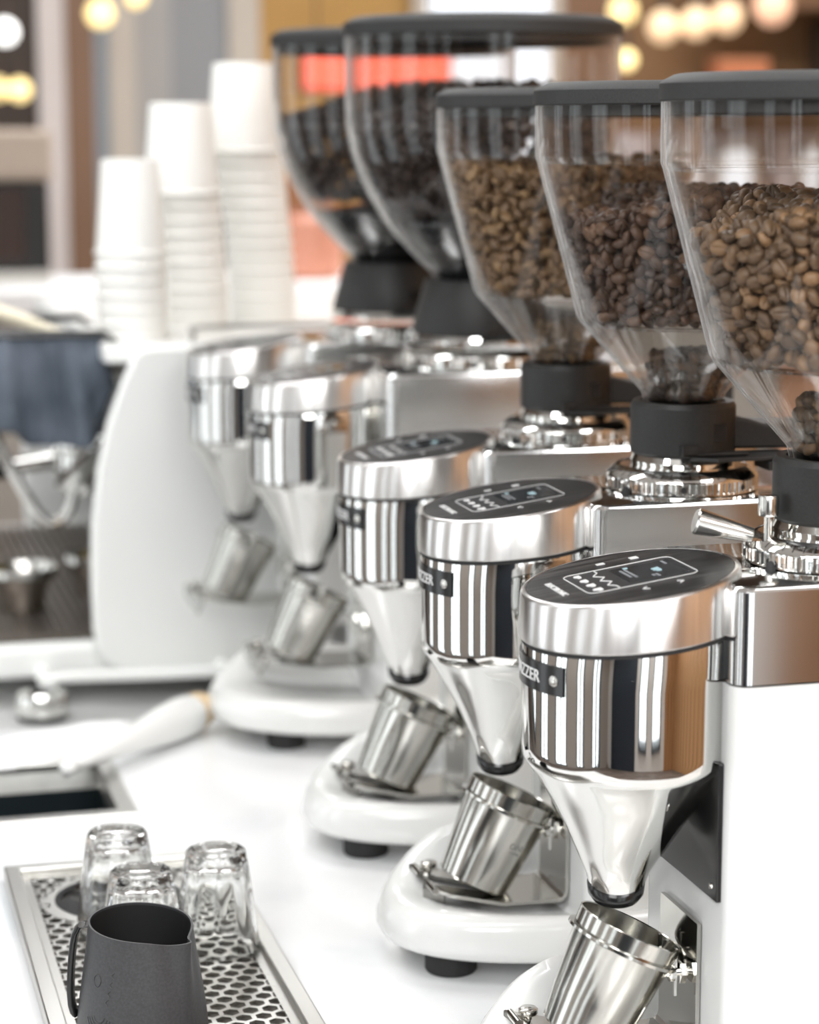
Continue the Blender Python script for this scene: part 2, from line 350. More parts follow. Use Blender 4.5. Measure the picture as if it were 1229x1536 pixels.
for a in ((.0, .607, .028, 4.3, WY, 1.5, 'warm round bulb glowing far back, lower right of the pair at the left edge'),
          (-.05, .61, .028, 4.32, WY, 1.1, 'warm round bulb cut by the left edge, lower left of the pair'),
          (.198, .79, .034, 4.3, WY, 1.6, 'warm bulb glowing above the brown post behind the paper cups'),
          (.287, .83, .026, 4.3, WY, 1.3, 'small warm bulb at the top edge beside the beige post'),
          (1.555, .69, .026, 4.3, WY, 1.8, 'yellow bulb glowing low beside the big hopper lid'),
          (1.58, .82, .036, 4.4, WY, 1.5, 'yellow bulb glowing above the low one at the right of the big hopper'),
          (1.655, .775, .042, 4.3, WP, .6, 'peach globe lamp, first of the row above the near hoppers'),
          (1.745, .785, .042, 4.3, WP, .6, 'peach globe lamp, second of the row above the near hoppers'),
          (1.832, .80, .042, 4.3, WP, .6, 'peach globe lamp, third of the row above the near hoppers'),
          (1.96, .83, .05, 4.3, (1, .62, .42), .55, 'rosy globe lamp at the right end of the row above the near hoppers'),
          (-.04, .74, .03, 4.2, (1, 1, .98), 2.2, 'white bulb at the upper left edge of the far wall')):
    bulb(*a)
sh = empty('wall_shelf', (2.3, 4.85, .59), 'dark shelf with a lit ledge on the far right wall', 'shelf')
MB().box((-.35, -.12, .0), (.8, .08, .03)).build('board', M['brown'], sh, 0)
MB().box((-.35, -.12, .26), (.8, .08, .29)).build('board', M['brown'], sh, 0)
MB().box((.05, -.1, .03), (.78, .07, .24)).build('dark_bin', M['dark'], sh, 0, .01)

# ------------------------------------------------------------------ worktop: near slab and a lower slab that carries the espresso machine
ct = empty('worktop', (-.2, -.1, FZ), 'white quartz worktop under the row of coffee grinders', 'counter')
TZ = -FZ
mb = MB()   # slab with a cut-out for the sink
SX0, SX1, SY0, SY1 = -.49, -.303, .352, .512
def slab(mb, x0, x1, y0, y1, z0, z1, hole=None):
    if hole is None: mb.box((x0, y0, z0), (x1, y1, z1)); return
    a, b, c, d = hole
    o = [(x0, y0), (x1, y0), (x1, y1), (x0, y1)]; i = [(a, c), (b, c), (b, d), (a, d)]
    rs = [[(*p, z1) for p in i], [(*p, z1) for p in o], [(*p, z0) for p in o], [(*p, z0) for p in i]]
    mb.rings(rs, False, False, True, loop=True)
slab(mb, -.32, .62, -.42, .725, TZ-.04, TZ, (SX0+.2, SX1+.2, SY0+.1, SY1+.1))
mb.build('slab', M['counter'], ct, 0)
MB().box((-.28, -.38, 0), (.60, .70, TZ-.2)).build('cabinet', M['cream'], ct, 0)
ringbox(MB(), -.30, .60, -.40, .72, TZ-.2, TZ-.04, .02).build('apron', M['cream'], ct, 0)
c2 = empty('machine_worktop', (-.1, 1.3, FZ), 'lower grey white worktop under the espresso machine', 'counter')
MB().box((-.55, -.674, TZ-.105), (.72, .75, TZ-.065)).build('slab', mat('grey_quartz', (.60, .60, .59), .35), c2, 0)
MB().box((-.52, -.66, 0), (.70, .72, TZ-.105)).build('cabinet', M['cream'], c2, 0)
# sink let into the worktop
sk = empty('knock_sink', ((SX0+SX1)/2, (SY0+SY1)/2, -.14), 'dark rectangular sink with a steel rim let into the worktop', 'sink')
hx, hy = (SX1-SX0)/2, (SY1-SY0)/2
ringbox(MB(), -hx-.004, hx+.004, -hy-.004, hy+.004, .136, .143, .014).build('rim', M['steel_tray'], sk, 0, .001)
mb = MB(); i = [(-hx+.002, -hy+.002), (hx-.002, -hy+.002), (hx-.002, hy-.002), (-hx+.002, hy-.002)]; j = [(a*.95, b*.95) for a, b in i]
mb.rings([[(*p, .137) for p in i], [(*p, .118) for p in j]], False, False); mb.build('basin_wall', M['steel_tray'], sk, 0)
mb = MB(); mb.rings([[(*p, .118) for p in j], [(*p, .01) for p in j]], False, True); mb.build('basin', mat('dark_basin', (.012, .018, .02), .3), sk, 0)
MB().lathe([(.022, .012), (.022, .015), (.012, .014), (.001, .013)], 24, cap0=True).build('drain', M['steel'], sk)

# ------------------------------------------------------------------ drip tray with honeycomb plate, rinser, glasses and pitcher
TX0, TX1, TY0, TY1 = -.412, -.257, -.34, .222
tr = empty('drip_tray', ((TX0+TX1)/2, (TY0+TY1)/2, .0), 'steel drip tray with a honeycomb perforated plate on the worktop', 'tray')
ox, oy = (TX0+TX1)/2, (TY0+TY1)/2; hx, hy = (TX1-TX0)/2, (TY1-TY0)/2
ringbox(MB(), -hx, hx, -hy, hy, 0, .011, .011).build('frame', M['steel_tray'], tr, 0, .0012)
MB().box((-hx+.011, -hy+.011, 0), (hx-.011, hy-.011, .0015)).build('well', M['well'], tr, 0)
RCX, RCY, RCR = -.341-ox, .150-oy, .046
mb = MB(); p = .0118; row = p*math.sqrt(3)/2; k = 0
nx = int((2*hx-.03)/p); ny = int((2*hy-.03)/row); x00 = -nx*p/2; y00 = -ny*row/2
for jy in range(ny+1):
    for ix in range(nx+1):
        cx = x00+ix*p+(p/2 if jy % 2 else 0); cyy = y00+jy*row
        if abs(cx) > hx-.012-p*.45: continue
        big = [(cx+p/math.sqrt(3)*math.cos(R(60*q+30)), cyy+p/math.sqrt(3)*math.sin(R(60*q+30))) for q in range(6)]
        d = math.hypot(cx-RCX, cyy-RCY)
        if d < RCR+.004: continue
        s_ = .76
        sml = [(cx+(a-cx)*s_, cyy+(b-cyy)*s_) for a, b in big]
        mb.rings([[(*q, .0062) for q in sml], [(*q, .0062) for q in big]], False, False)
        mb.rings([[(*q, .0062) for q in sml], [(*q, .0046) for q in sml]], False, False)
# plain border of the plate
inner = (abs(x00)-.001, abs(y00)+.001)
ringbox(mb, -hx+.011, hx-.011, -hy+.011, hy-.011, .0044, .0061, .006)
mb.lathe([(RCR-.003, .0062), (RCR+.007, .0062), (RCR+.007, .005), (RCR-.003, .005)], 48, (RCX, RCY), loop=True)
pl = mb.build('honeycomb_plate', M['steel_tray'], tr, 0)
ri = MB().lathe([(RCR-.003, .0055), (RCR-.003, .0068), (RCR-.007, .0068), (RCR-.008, .004), (.001, .003)], 48, (RCX, RCY)).build('rinser_disc', M['gloss_black'], tr)
mb = MB()
for q in range(5):
    a = 2*PI*q/5
    mb.add([(RCX+.004*math.cos(a+PI/2), RCY+.004*math.sin(a+PI/2), .0072), (RCX+.037*math.cos(a), RCY+.037*math.sin(a), .0072), (RCX+.004*math.cos(a-PI/2), RCY+.004*math.sin(a-PI/2), .0072),
            (RCX+.004*math.cos(a+PI/2), RCY+.004*math.sin(a+PI/2), .0045), (RCX+.037*math.cos(a), RCY+.037*math.sin(a), .0045), (RCX+.004*math.cos(a-PI/2), RCY+.004*math.sin(a-PI/2), .0045)], [(0, 1, 2), (3, 5, 4), (0, 3, 4, 1), (1, 4, 5, 2), (2, 5, 3, 0)])
mb.build('star_grate', M['steel'], ri, 0)
PZ = .0063
def tumbler(x, y, label, rz):
    n = 96; H = .064
    def rr(r, dep, a): return r*(1-dep*(.5-.5*math.cos(12*a)))
    # (radius, z, facet depth) from mouth (on the tray) to base (up)
    outer = [(.0262, .0002, 0), (.0268, .001, 0), (.0269, .006, 0), (.0262, .012, .01), (.0243, .03, .035), (.0218, .048, .045), (.0200, .0595, .03), (.0192, .0628, .014), (.0178, .064, 0), (.0135, .0635, 0), (.012, .0625, 0), (.0001, .0622, 0)]
    inner = [(.0252, .0002, 0), (.0250, .006, 0), (.0236, .018, 0), (.0212, .036, 0), (.0188, .050, 0), (.016, .0545, 0), (.01, .056, 0), (.0001, .0563, 0)]
    t = empty('tumbler', (x, y, PZ), label, 'glass', None, rz)
    prof = outer[::-1]+inner
    rs = [[(rr(r, d, 2*PI*q/n)*math.cos(2*PI*q/n), rr(r, d, 2*PI*q/n)*math.sin(2*PI*q/n), z) for q in range(n)] for r, z, d in prof]
    mb = MB(); mb.rings(rs, False, False); mb.build('body', M['tumbler_solid'], t, 50)
M['tumbler_solid'] = mat('tumbler_solid', (.985, .99, .985), .0, 0, Transmission_Weight=1.0, IOR=1.45)
tumbler(-.2935, .040, 'faceted clear tumbler upside down at the right edge of the drip tray', .1)
tumbler(-.3485, .094, 'faceted clear tumbler upside down over the dark rinser disc', .4)
tumbler(-.3450, .012, 'faceted clear tumbler upside down hidden mostly behind the black pitcher', .2)
# black milk pitcher with spout and handle
def pitcher():
    t = empty('milk_pitcher', (-.3635, -.115, PZ), 'matt black milk pitcher with a pointed spout on the drip tray', 'pitcher')
    SA = R(-50)   # direction of the spout
    n = 96
    def ring(r, z, sp, dz, lean=0):
        out = []
        for q in range(n):
            a = 2*PI*q/n; d = (a-SA+PI) % (2*PI)-PI
            s = math.exp(-(d/.17)**2); wide = math.exp(-(d/.55)**2)
            rad = r*(1+sp*s)
            back = math.cos(d)
            out.append((rad*math.cos(a), rad*math.sin(a), z+dz*(-.0022*back-.0042*wide+.0020*s)))
        return out
    pr = [(.0355, .0, 0, 0), (.0372, .003, 0, 0), (.0372, .012, 0, 0), (.0362, .023, 0, 0), (.0347, .036, .02, 0), (.0325, .050, .09, .1), (.0307, .062, .15, .4), (.0295, .072, .22, .8), (.0290, .0770, .26, 1)]
    th = .0011
    rs = [ring(*p_) for p_ in pr]
    inn = [ring(r-th, z, sp, dz) for r, z, sp, dz in pr[::-1][:-1]]+[ring(.034, .0025, 0, 0)]
    MB().rings(rs+inn, True, True).build('body', M['pitcher'], t, 50)
    # inner coating, darker
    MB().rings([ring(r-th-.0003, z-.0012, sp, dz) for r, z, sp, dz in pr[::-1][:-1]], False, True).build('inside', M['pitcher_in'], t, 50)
    HA = SA+PI; hx_, hy_ = math.cos(HA), math.sin(HA)
    HA = R(165); hx_, hy_ = math.cos(HA), math.sin(HA); qx, qy = -hy_, hx_
    pts = [(.028, .075), (.033, .0765), (.0365, .073), (.0385, .06), (.0398, .045), (.0402, .028), (.0366, .021)]
    rs = []
    for (r, z) in pts:
        rs.append([(hx_*(r+a)+qx*b, hy_*(r+a)+qy*b, z) for a, b in ((-.0024, -.0065), (.0024, -.0065), (.0024, .0065), (-.0024, .0065))])
    MB().rings(rs).build('handle', M['gloss_black'], t, 60, sub=1)
    # raised wave emblem on the near left of the wall
    def on(a, z):
        r = np.interp(z, [p_[1] for p_ in pr], [p_[0] for p_ in pr])+.0001
        return Vector((r*math.cos(a), r*math.sin(a), z))
    mb = MB(); A0 = R(-141)
    for i, rad in enumerate((.0045, .0065, .0085, .0105)):
        mb.tube([on(A0+.9*rad*math.cos(th_)/.033*1.0, .034+rad*math.sin(th_)) for th_ in [R(200+d*16) for d in range(0, 10)]], .00035, 6, 2)
    mb.tube([on(A0-.1+.0028*math.cos(R(d))/.033, .052+.0034*math.sin(R(d))) for d in range(0, 361, 30)], .0003, 6, 1)
    for i in range(4):
        mb.tube([on(A0+.17+.03*i, .040+.005*i), on(A0+.12+.03*i, .0415+.005*i), on(A0+.17+.03*i, .043+.005*i)], .0003, 6, 2)
    mb.build('embossed_emblem', M['pitcher'], t, 60)
pitcher()

# ------------------------------------------------------------------ coffee grinders
_share = {}
def shared(key, name, make, mt, parent, smooth=30):
    """one mesh per distinct shape, an object of its own for every grinder"""
    if key not in _share: _share[key] = make().mesh(name, mt, smooth)
    return link(name, _share[key], parent)
def bev(o, w_, seg=2):
    b = o.modifiers.new('bevel', 'BEVEL'); b.width = w_; b.segments = seg; b.limit_method = 'ANGLE'; b.angle_limit = R(40); return o

SMALL = dict(kind='small', dx=0, dz=0, lid_r=.0955, lid_z=.5325, lid_h=.0145,
             prof=[(.0943, .5325), (.0941, .502), (.0930, .499), (.0672, .4035), (.0650, .4000), (.0262, .3565), (.0245, .350), (.0245, .338)],
             col=[(.0318, .3185), (.0330, .320), (.0330, .3485), (.0312, .3515), (.0262, .3515), (.0262, .337)],
             ring_r=.0478, ring_z=.289, bw=.060, bx0=-.080, bx1=.13, block=(.247, .2965), base_a=.155, base_b=.078, ground=0)
BIG = dict(kind='large', dx=-.036, dz=.021, lid_r=.1185, lid_z=.5945, lid_h=.0165,
           prof=[(.1170, .5945), (.1168, .545), (.1160, .520), (.1120, .498), (.1055, .480), (.0960, .460), (.0840, .440), (.070, .4225), (.052, .404), (.0430, .396), (.0400, .390), (.0400, .375)],
           col=[(.0600, .345), (.0605, .347), (.0490, .389), (.0475, .391), (.043, .391), (.043, .372)],
           ring_r=.0680, ring_z=.311, bw=.078, bx0=-.104, bx1=.16, block=(.245, .3185), base_a=.172, base_b=.10, ground=0)

def lidframe(P):
    """placement of the tilted lid of the dosing chamber: origin on its upper face, x away from the barista"""
    return Matrix.Translation((-.1135+P['dx'], 0, .2935+P['dz'])) @ Matrix.Rotation(-R(8.2), 4, 'Y')

def base_mb(P):
    a, b = P['base_a'], P['base_b']; cx = -.042+P['dx']*.8; n = 96; mb = MB()
    def pt(q, f, z, lift=0):
        t = 2*PI*q/n; c, s = math.cos(t), math.sin(t)
        e = 2/2.35
        x = cx+a*f*abs(c)**e*(1 if c >= 0 else -1); y = b*f*abs(s)**e*(1 if s >= 0 else -1)
        # the rim climbs to a soft shoulder on the far flank, beside the column
        k = sm((y-b*.05)/(b*.75))*math.exp(-((x-(cx-a*.62))/(a*.40))**2)
        return (x, y, z+lift*.026*k)
    spec = [(.90, .0165, 0), (.955, .0172, 0), (.985, .0195, 0), (1.0, .0245, 0), (.998, .031, .1), (.985, .0375, .3), (.965, .0415, .6), (.935, .0440, .85), (.89, .0450, 1), (.82, .0440, 1),
            (.74, .0410, .85), (.62, .0365, .55), (.5, .0335, .3), (.3, .0315, .1), (.1, .031, 0)]
    rs = [[pt(q, f, z, l) for q in range(n)] for f, z, l in spec]
    return mb.rings(rs, True, True)

def sect(x0, x1, hw, r, z, n=5):
    out = []
    for (cx_, cy_, a0) in ((x1-r, hw-r, 0), (x0+r, hw-r, 90), (x0+r, -hw+r, 180), (x1-r, -hw+r, 270)):
        for i in range(n+1):
            a = R(a0+90*i/n); out.append((cx_+r*math.cos(a), cy_+r*math.sin(a), z))
    return out

def hopper_radius(P, z, inset=0):
    pr = P['prof'][::-1]
    return float(np.interp(z, [p_[1] for p_ in pr], [p_[0] for p_ in pr]))-inset

def grinder(x, y, P, label, extras=False, rz=0, levels=.8):
    K = P['kind']; g = empty('coffee_grinder', (x, y, P['ground']), label, 'grinder', 'coffee grinders in a row', rz)
    gz = -P['ground']
    bx0, bx1, bw = P['bx0'], P['bx1'], P['bw']; b0, b1 = P['block']
    if gz:      # parts are modelled above the near worktop; a grinder standing lower gets a plinth
        off = Matrix.Translation((0, 0, gz))
    def put(o):
        if gz and o.parent is g: o.location.z += gz
        return o
    # casting: boat shaped base and column
    if K == 'large' and gz:
        o = shared((K, 'plinth'), 'base', lambda: MB().rings([sect(bx0+.004, bx1-.004, bw-.004, .016, .014-gz), sect(bx0, bx1, bw, .02, .02-gz), sect(bx0, bx1, bw, .02, .05)]), M['enamel'], g)
        put(o)
    else:
        put(shared((K, 'base'), 'base', lambda: base_mb(P), M['enamel'], g, 60))
    def column():
        rs = []
        for z, dx0, dw in ((.028, -.006, 0), (.033, -.002, 0), (.037, 0, 0), (.12, 0, 0), (b0-.001, 0, 0)):
            rs.append(sect(bx0+dx0, bx1, bw+dw*0, .010, z))
        return MB().rings(rs)
    put(shared((K, 'col'), 'body', column, M['enamel'], g))
    def block():
        rs = [sect(bx0+.0008, bx1-.001, bw-.0008, .009, b0), sect(bx0+.0008, bx1-.001, bw-.0008, .009, b1-.0025), sect(bx0+.002, bx1-.002, bw-.002, .009, b1-.0007), sect(bx0+.0035, bx1-.003, bw-.0035, .008, b1)]
        return MB().rings(rs)
    ub = put(shared((K, 'block'), 'upper_body', block, M['polished'], g))
    fpos = [(-.156, -.020), (-.150, .040), (.07, -.05), (.07, .05)] if not (K == 'large' and gz) else [(-.07, -.05), (-.07, .05), (.12, -.05), (.12, .05)]
    if K == 'large' and not gz: fpos = [(-.185, -.045), (-.185, .045), (.08, -.06), (.08, .06)]
    for fx, fy in fpos:
        f = shared('foot', 'foot', lambda: MB().lathe([(.0155, 0), (.0165, .0015), (.0165, .013), (.015, .0165), (.015, .0185)], 28, cap0=True, cap1=True), M['rubber'], g)
        f.location = (fx, fy, 0)
    # black front plate with rivets
    fp = put(shared((K, 'plate'), 'front_plate', lambda: MB().box((bx0-.0025, -bw+.011, .132), (bx0+.001, bw-.011, .205)), M['gloss_black'], g))
    bev(fp, .0008)
    for yy in (-bw+.018, bw-.018):
        rv = shared('rivet', 'rivet', lambda: MB().lathe([(.0017, 0), (.0015, .0008), (.0001, .0011)], 12, mx=Matrix.Rotation(-PI/2, 4, 'Y')), M['chrome'], fp)
        rv.location = (bx0-.0025, yy, .139)
    # dosing chamber: round can that narrows into a chute
    cx = -.1130+P['dx']; dz = P['dz']
    def chamber():
        mb = MB(); n = 72; rs = []
        T = math.tan(R(5.2))
        for q_ in (1,):
            rs.append([(cx+.0548*math.cos(2*PI*i/n), .0548*math.sin(2*PI*i/n), .2665+dz+T*.0548*math.cos(2*PI*i/n)) for i in range(n)])
            rs.append([(cx+.0553*math.cos(2*PI*i/n), .0553*math.sin(2*PI*i/n), .2655+dz+T*.0553*math.cos(2*PI*i/n)) for i in range(n)])
            for z in (.245, .225, .207):
                rs.append([(cx+.0555*math.cos(2*PI*i/n), .0555*math.sin(2*PI*i/n), z+dz) for i in range(n)])
        # rounded shoulder then the slanted chute
        for z, r, ox_ in ((.2015, .0553, 0), (.1985, .0542, .0), (.195, .0517, -.0), (.190, .0480, -.0002), (.178, .0403, -.0007), (.163, .0312, -.0018), (.148, .0228, -.0034), (.136, .0166, -.0046), (.128, .0140, -.0052), (.1255, .0137, -.0054)):
            rs.append([(cx+ox_+r*math.cos(2*PI*i/n), r*math.sin(2*PI*i/n)*(1.0 if r > .03 else 1.0), z+dz) for i in range(n)])
        return mb.rings(rs, True, False)
    ch = put(shared((K, 'chamber'), 'dosing_chamber', chamber, M['can'], g, 50))
    def spout():
        n = 40; rs = []
        for k_, (r, z, wob) in enumerate(((.0128, .131, 0), (.0146, .1295, .0028), (.0153, .1278, .0032), (.0146, .1235, .0016), (.0118, .1205, .0005), (.0095, .1195, 0), (.0092, .121, 0), (.0122, .1245, 0))):
            rs.append([(cx-.0054+r*math.cos(2*PI*i/n), r*math.sin(2*PI*i/n), z+dz+wob*math.cos(4*PI*i/n+.7)) for i in range(n)])
        return MB().rings(rs, False, True)
    put(shared((K, 'spout'), 'spout', spout, M['gloss_black'], g, 60))
    # neck that joins the chamber to the body
    def neck():
        rs = []
        for t in range(9):
            u = t/8; x_ = cx+.045+u*(bx0+.012-(cx+.045)); h = .0385-.012*sm(u)
            rs.append([(x_, h*math.cos(2*PI*i/24), .262+dz*.8+.030*math.sin(2*PI*i/24)) for i in range(24)])
        return MB().rings(rs)
    put(shared((K, 'neck'), 'chamber_neck', neck, M['steel'], g, 60))
    # tilted lid: gasket, brushed cap, control panel
    F = lidframe(P)
    lower = Matrix.Translation((cx, 0, .2660+dz)) @ Matrix.Rotation(-R(5.2), 4, 'Y')
    put(shared((K, 'gasket'), 'gasket', lambda: MB().lathe([(.0535, -.0018), (.0560, -.0015), (.0562, .0006), (.0535, .0010)], 72, mx=lower, cap0=True, cap1=True), M['rubber'], g))
    def cap():
        n = 96; rs = []
        for r, tp, dz_ in ((.0565, 0, .0008), (.0573, 0, .0016), (.0573, 0, .004)):
            rs.append([lower @ Vector((r*math.cos(2*PI*i/n), r*math.sin(2*PI*i/n), dz_)) for i in range(n)])
        for r, dz_ in ((.0568, -.0016), (.0561, -.0005), (.0546, 0), (.0538, .0), (.0536, -.0006)):
            rs.append([F @ Vector((r*math.cos(2*PI*i/n), r*math.sin(2*PI*i/n), dz_)) for i in range(n)])
        return MB().rings(rs, True, True)
    put(shared((K, 'cap'), 'chamber_lid', cap, M['brushed'], g, 40))
    cp = put(shared((K, 'panel'), 'control_panel', lambda: MB().lathe([(.0536, -.0012), (.0536, -.0002), (.0532, .0001)], 72, mx=F, cap0=True, cap1=True), M['panel'], g))
    # printed controls; u runs to the barista's right (towards -y), v away from the barista (+x)
    UV = F @ Matrix(((0, 1, 0, 0), (-1, 0, 0, 0), (0, 0, 1, .0003), (0, 0, 0, 1)))
    def frame_mb():
        mb = MB(); u, v0, v1, r, t = .0225, -.0300, .0300, .005, .0005
        def rr(u_, a, b, r_):
            o = []
            for (c1, c2, a0) in ((u_-r_, b-r_, 0), (-u_+r_, b-r_, 90), (-u_+r_, a+r_, 180), (u_-r_, a+r_, 270)):
                for i in range(5): o.append((c1+r_*math.cos(R(a0+22.5*i)), c2+r_*math.sin(R(a0+22.5*i))))
            return o
        A, B = rr(u, v0, v1, r), rr(u-t, v0+t, v1-t, r-t)
        return mb.rings([[(*p_, .0001) for p_ in A], [(*p_, .0004) for p_ in A], [(*p_, .0004) for p_ in B], [(*p_, .0001) for p_ in B]], False, False, mx=UV)
    put(shared((K, 'uframe'), 'printed_frame', frame_mb, M['print'], cp, 0))
    put(shared((K, 'uback'), 'button_field', lambda: MB().box((-.0218, -.0294, -.0001), (.0218, .0294, .00012), mx=UV), mat('button_field', (.03, .03, .031), .35) if 'bf' not in M else M['bf'], cp, 0))
    put(shared((K, 'screen'), 'screen', lambda: MB().box((-.0165, -.0055, 0), (.0165, .0265, .0003), mx=UV), M['screen'], cp, 0))
    def letters(txt, size, u, v, dep=.0002):
        vs, fs = text_mesh(txt, size, dep); return MB().add([(p_[0]+u, p_[1]+v, p_[2]+.0003) for p_ in vs], fs, UV)
    put(shared((K, 'elec'), 'lettering', lambda: letters('ELECTRONIC', .0050, 0, -.0400), M['print'], cp, 0))
    def icons():
        mb = MB()
        for i in range(4):          # small cup symbols of growing size
            u = -.0160+i*.0107; h = .0030+.0004*i; v = -.0230
            mb.prism([(u-.0022, v+h*.5), (u-.0018, v-h*.4), (u-.0010, v-h*.65), (u+.0010, v-h*.65), (u+.0018, v-h*.4), (u+.0022, v+h*.5)], .0001, .0005, mx=UV)
            mb.prism([(u+.0022, v+.0012), (u+.0036, v+.0010), (u+.0036, v-.0006), (u+.0018, v-.0012), (u+.0019, v-.0006), (u+.0030, v-.0002), (u+.0030, v+.0005), (u+.0022, v+.0006)], .0001, .0005, mx=UV)
        for vv in (-.0142,):        # zigzag rule
            Z = [(-.0205, vv+.002), (-.0160, vv+.002), (-.0105, vv-.0020), (-.0050, vv+.0022), (.0005, vv-.0020), (.0060, vv+.0022), (.0115, vv-.0020), (.0160, vv+.0010), (.0205, vv+.0010)]
            for (a, b), (c, d) in zip(Z[:-1], Z[1:]):
                l = math.hypot(c-a, d-b); nx_, ny_ = -(d-b)/l*.0003, (c-a)/l*.0003
                mb.prism([(a-nx_, b-ny_), (c-nx_, d-ny_), (c+nx_, d+ny_), (a+nx_, b+ny_)], .0001, .0005, mx=UV)
        for s_ in (-1, 1):          # arrows on the right, marks on the left
            v = .006+.009*s_
            if s_ > 0: A = [(.0300, v-.001), (.0322, v+.0014), (.0344, v-.001), (.0344, v-.0002), (.0322, v+.0022), (.0300, v-.0002)]
            else: A = [(.0300, v+.001), (.0322, v-.0014), (.0344, v+.001), (.0344, v+.0002), (.0322, v-.0022), (.0300, v+.0002)]
            mb.prism(A, .0001, .0005, mx=UV)
        for i in range(3): mb.box((-.0345+i*.0017, .012, .0001), (-.0337+i*.0017, .0165, .0005), mx=UV)
        mb.box((-.0345, -.0065, .0001), (-.0315, -.0055, .0005), mx=UV).box((-.0345, -.0065, .0001), (-.0337, -.0020, .0005), mx=UV).box((-.0323, -.0065, .0001), (-.0315, -.0020, .0005), mx=UV)
        return mb
    put(shared((K, 'icons'), 'printed_icons', icons, M['print'], cp, 0))
    def cupicon():
        mb = MB(); mb.prism([(-.0035, .0165), (-.0026, .0125), (.0020, .0125), (.0030, .0165)], .0002, .0006, mx=UV); mb.prism([(.0030, .0160), (.0046, .0158), (.0040, .0135), (.0026, .0135)], .0002, .0006, mx=UV)
        mb.box((-.0145, .0012, .0002), (-.0120, .0034, .0006), mx=UV); return mb
    put(shared((K, 'cupicon'), 'screen_icon', cupicon, M['cyan'], cp, 0))
    def bars():
        mb = MB()
        for u0, u1, v in ((-.0105, .008, .0003), (-.0105, .006, -.0022), (-.0145, -.007, .0220), (.0085, .0120, .0085), (.0085, .0140, .0105)):
            mb.box((u0, v, .0002), (u1, v+.0014, .0005), mx=UV)
        return mb
    put(shared((K, 'bars'), 'screen_text', bars, mat('dim_print', (.22, .23, .24), .5), cp, 0))
    # badge wrapped around the front of the chamber
    BZ = .2475+dz
    def wrap(a, z, r): return (cx-r*math.cos(a), -r*math.sin(a), z)      # a grows to the barista's right
    def badge():
        n = 24; A = R(34); rs = []
        for i in range(n+1):
            a = -A+2*A*i/n; rs.append([wrap(a, BZ-.0075, .0550), wrap(a, BZ-.0075, .0566), wrap(a, BZ+.0075, .0566), wrap(a, BZ+.0075, .0550)])
        return MB().rings(rs)
    bd = put(shared((K, 'badge'), 'badge', badge, M['gloss_black'], g, 40))
    def blet():
        vs, fs = text_mesh('MAZZER', .0088, .0003); return MB().add([wrap(p_[0]/.0566, BZ+p_[1], .0567+p_[2]) for p_ in vs], fs)
    put(shared((K, 'blet'), 'lettering', blet, M['print'], bd, 0))
    for s_ in (-1, 1):
        sc = put(link('screw', None, bd)) if False else shared((K, 'screw', s_), 'screw', lambda: MB().lathe([(.0030, 0), (.0029, .0009), (.0022, .0013), (.0005, .0014), (.0001, .0010)], 20, mx=Matrix.Translation(wrap(s_*R(28), BZ, .0562)) @ Vector((-math.cos(s_*R(28)), -math.sin(s_*R(28)), 0)).to_track_quat('Z', 'Y').to_matrix().to_4x4()), M['steel'], bd)
        put(sc)
    # adjusting ring with a knurled band
    rz0, rr_ = P['ring_z'], P['ring_r']
    def knurl():
        n = 360; per = 72; rs = []
        def circ(r, z, kn=0):
            out = []
            for i in range(n):
                rr2 = r-(.0011 if kn and (i % 5) in (0, 1) else 0); out.append((rr2*math.cos(2*PI*i/n), rr2*math.sin(2*PI*i/n), z))
            return out
        rs = [circ(rr_-.002, rz0+.0075), circ(rr_, rz0+.0083), circ(rr_, rz0+.0092), circ(rr_, rz0+.0094, 1), circ(rr_, rz0+.0158, 1), circ(rr_, rz0+.016), circ(rr_-.0006, rz0+.0172), circ(rr_-.007, rz0+.0222), circ(rr_-.010, rz0+.0224)]
        return MB().rings(rs, True, True)
    ar = put(shared((K, 'ring'), 'adjusting_ring', knurl, M['chrome'], g, 35))
    def tick():
        mb = MB()
        for i in range(48):
            a = 2*PI*i/48; q = Matrix.Rotation(a, 4, 'Z')
            mb.add([(rr_-.0055, -.0002, rz0+.0213), (rr_-.0015, -.0002, rz0+.0182), (rr_-.0015, .0002, rz0+.0182), (rr_-.0055, .0002, rz0+.0213)], [(0, 1, 2, 3)], q)
        return mb
    tk = put(shared((K, 'ticks'), 'scale_marks', tick, M['gloss_black'], ar, 0))
    for a_ in (-110, -60, 170):
        h_ = shared((K, 'ringhole', a_), 'locking_hole', lambda: MB().cyl(((rr_-.003)*math.cos(R(a_)), (rr_-.003)*math.sin(R(a_)), rz0+.0122), ((rr_+.0002)*math.cos(R(a_)), (rr_+.0002)*math.sin(R(a_)), rz0+.0122), .0019), M['rubber'], ar); put(h_)
    put(shared((K, 'ring2'), 'ring_flange', lambda: MB().lathe([(rr_-.0045, rz0-.001), (rr_-.003, rz0+.0005), (rr_-.003, rz0+.0062), (rr_-.006, rz0+.0068), (rr_-.006, rz0+.0085)], 96, cap0=True, cap1=True), M['chrome'], g))
    # little chrome ear with a dark stop beside the ring
    def ear():
        mb = MB(); n = 20
        rs = [[(-rr_-.004+.013*s__*math.cos(2*PI*i/n), -.012+.007*s__*math.sin(2*PI*i/n), rz0+z_) for i in range(n)] for s__, z_ in ((.8, -.002), (1, .003), (.9, .0062), (.5, .0078))]
        return mb.rings(rs)
    er = put(shared((K, 'ear'), 'latch', ear, M['chrome'], g, 60))
    put(shared((K, 'stop'), 'stop_pin', lambda: MB().lathe([(.0030, 0), (.0032, .004), (.0018, .0095), (.0001, .0105)], 16, mx=Matrix.Translation((-rr_+.003, -.020, rz0+.002)), cap0=True), M['rubber'], er, 60))
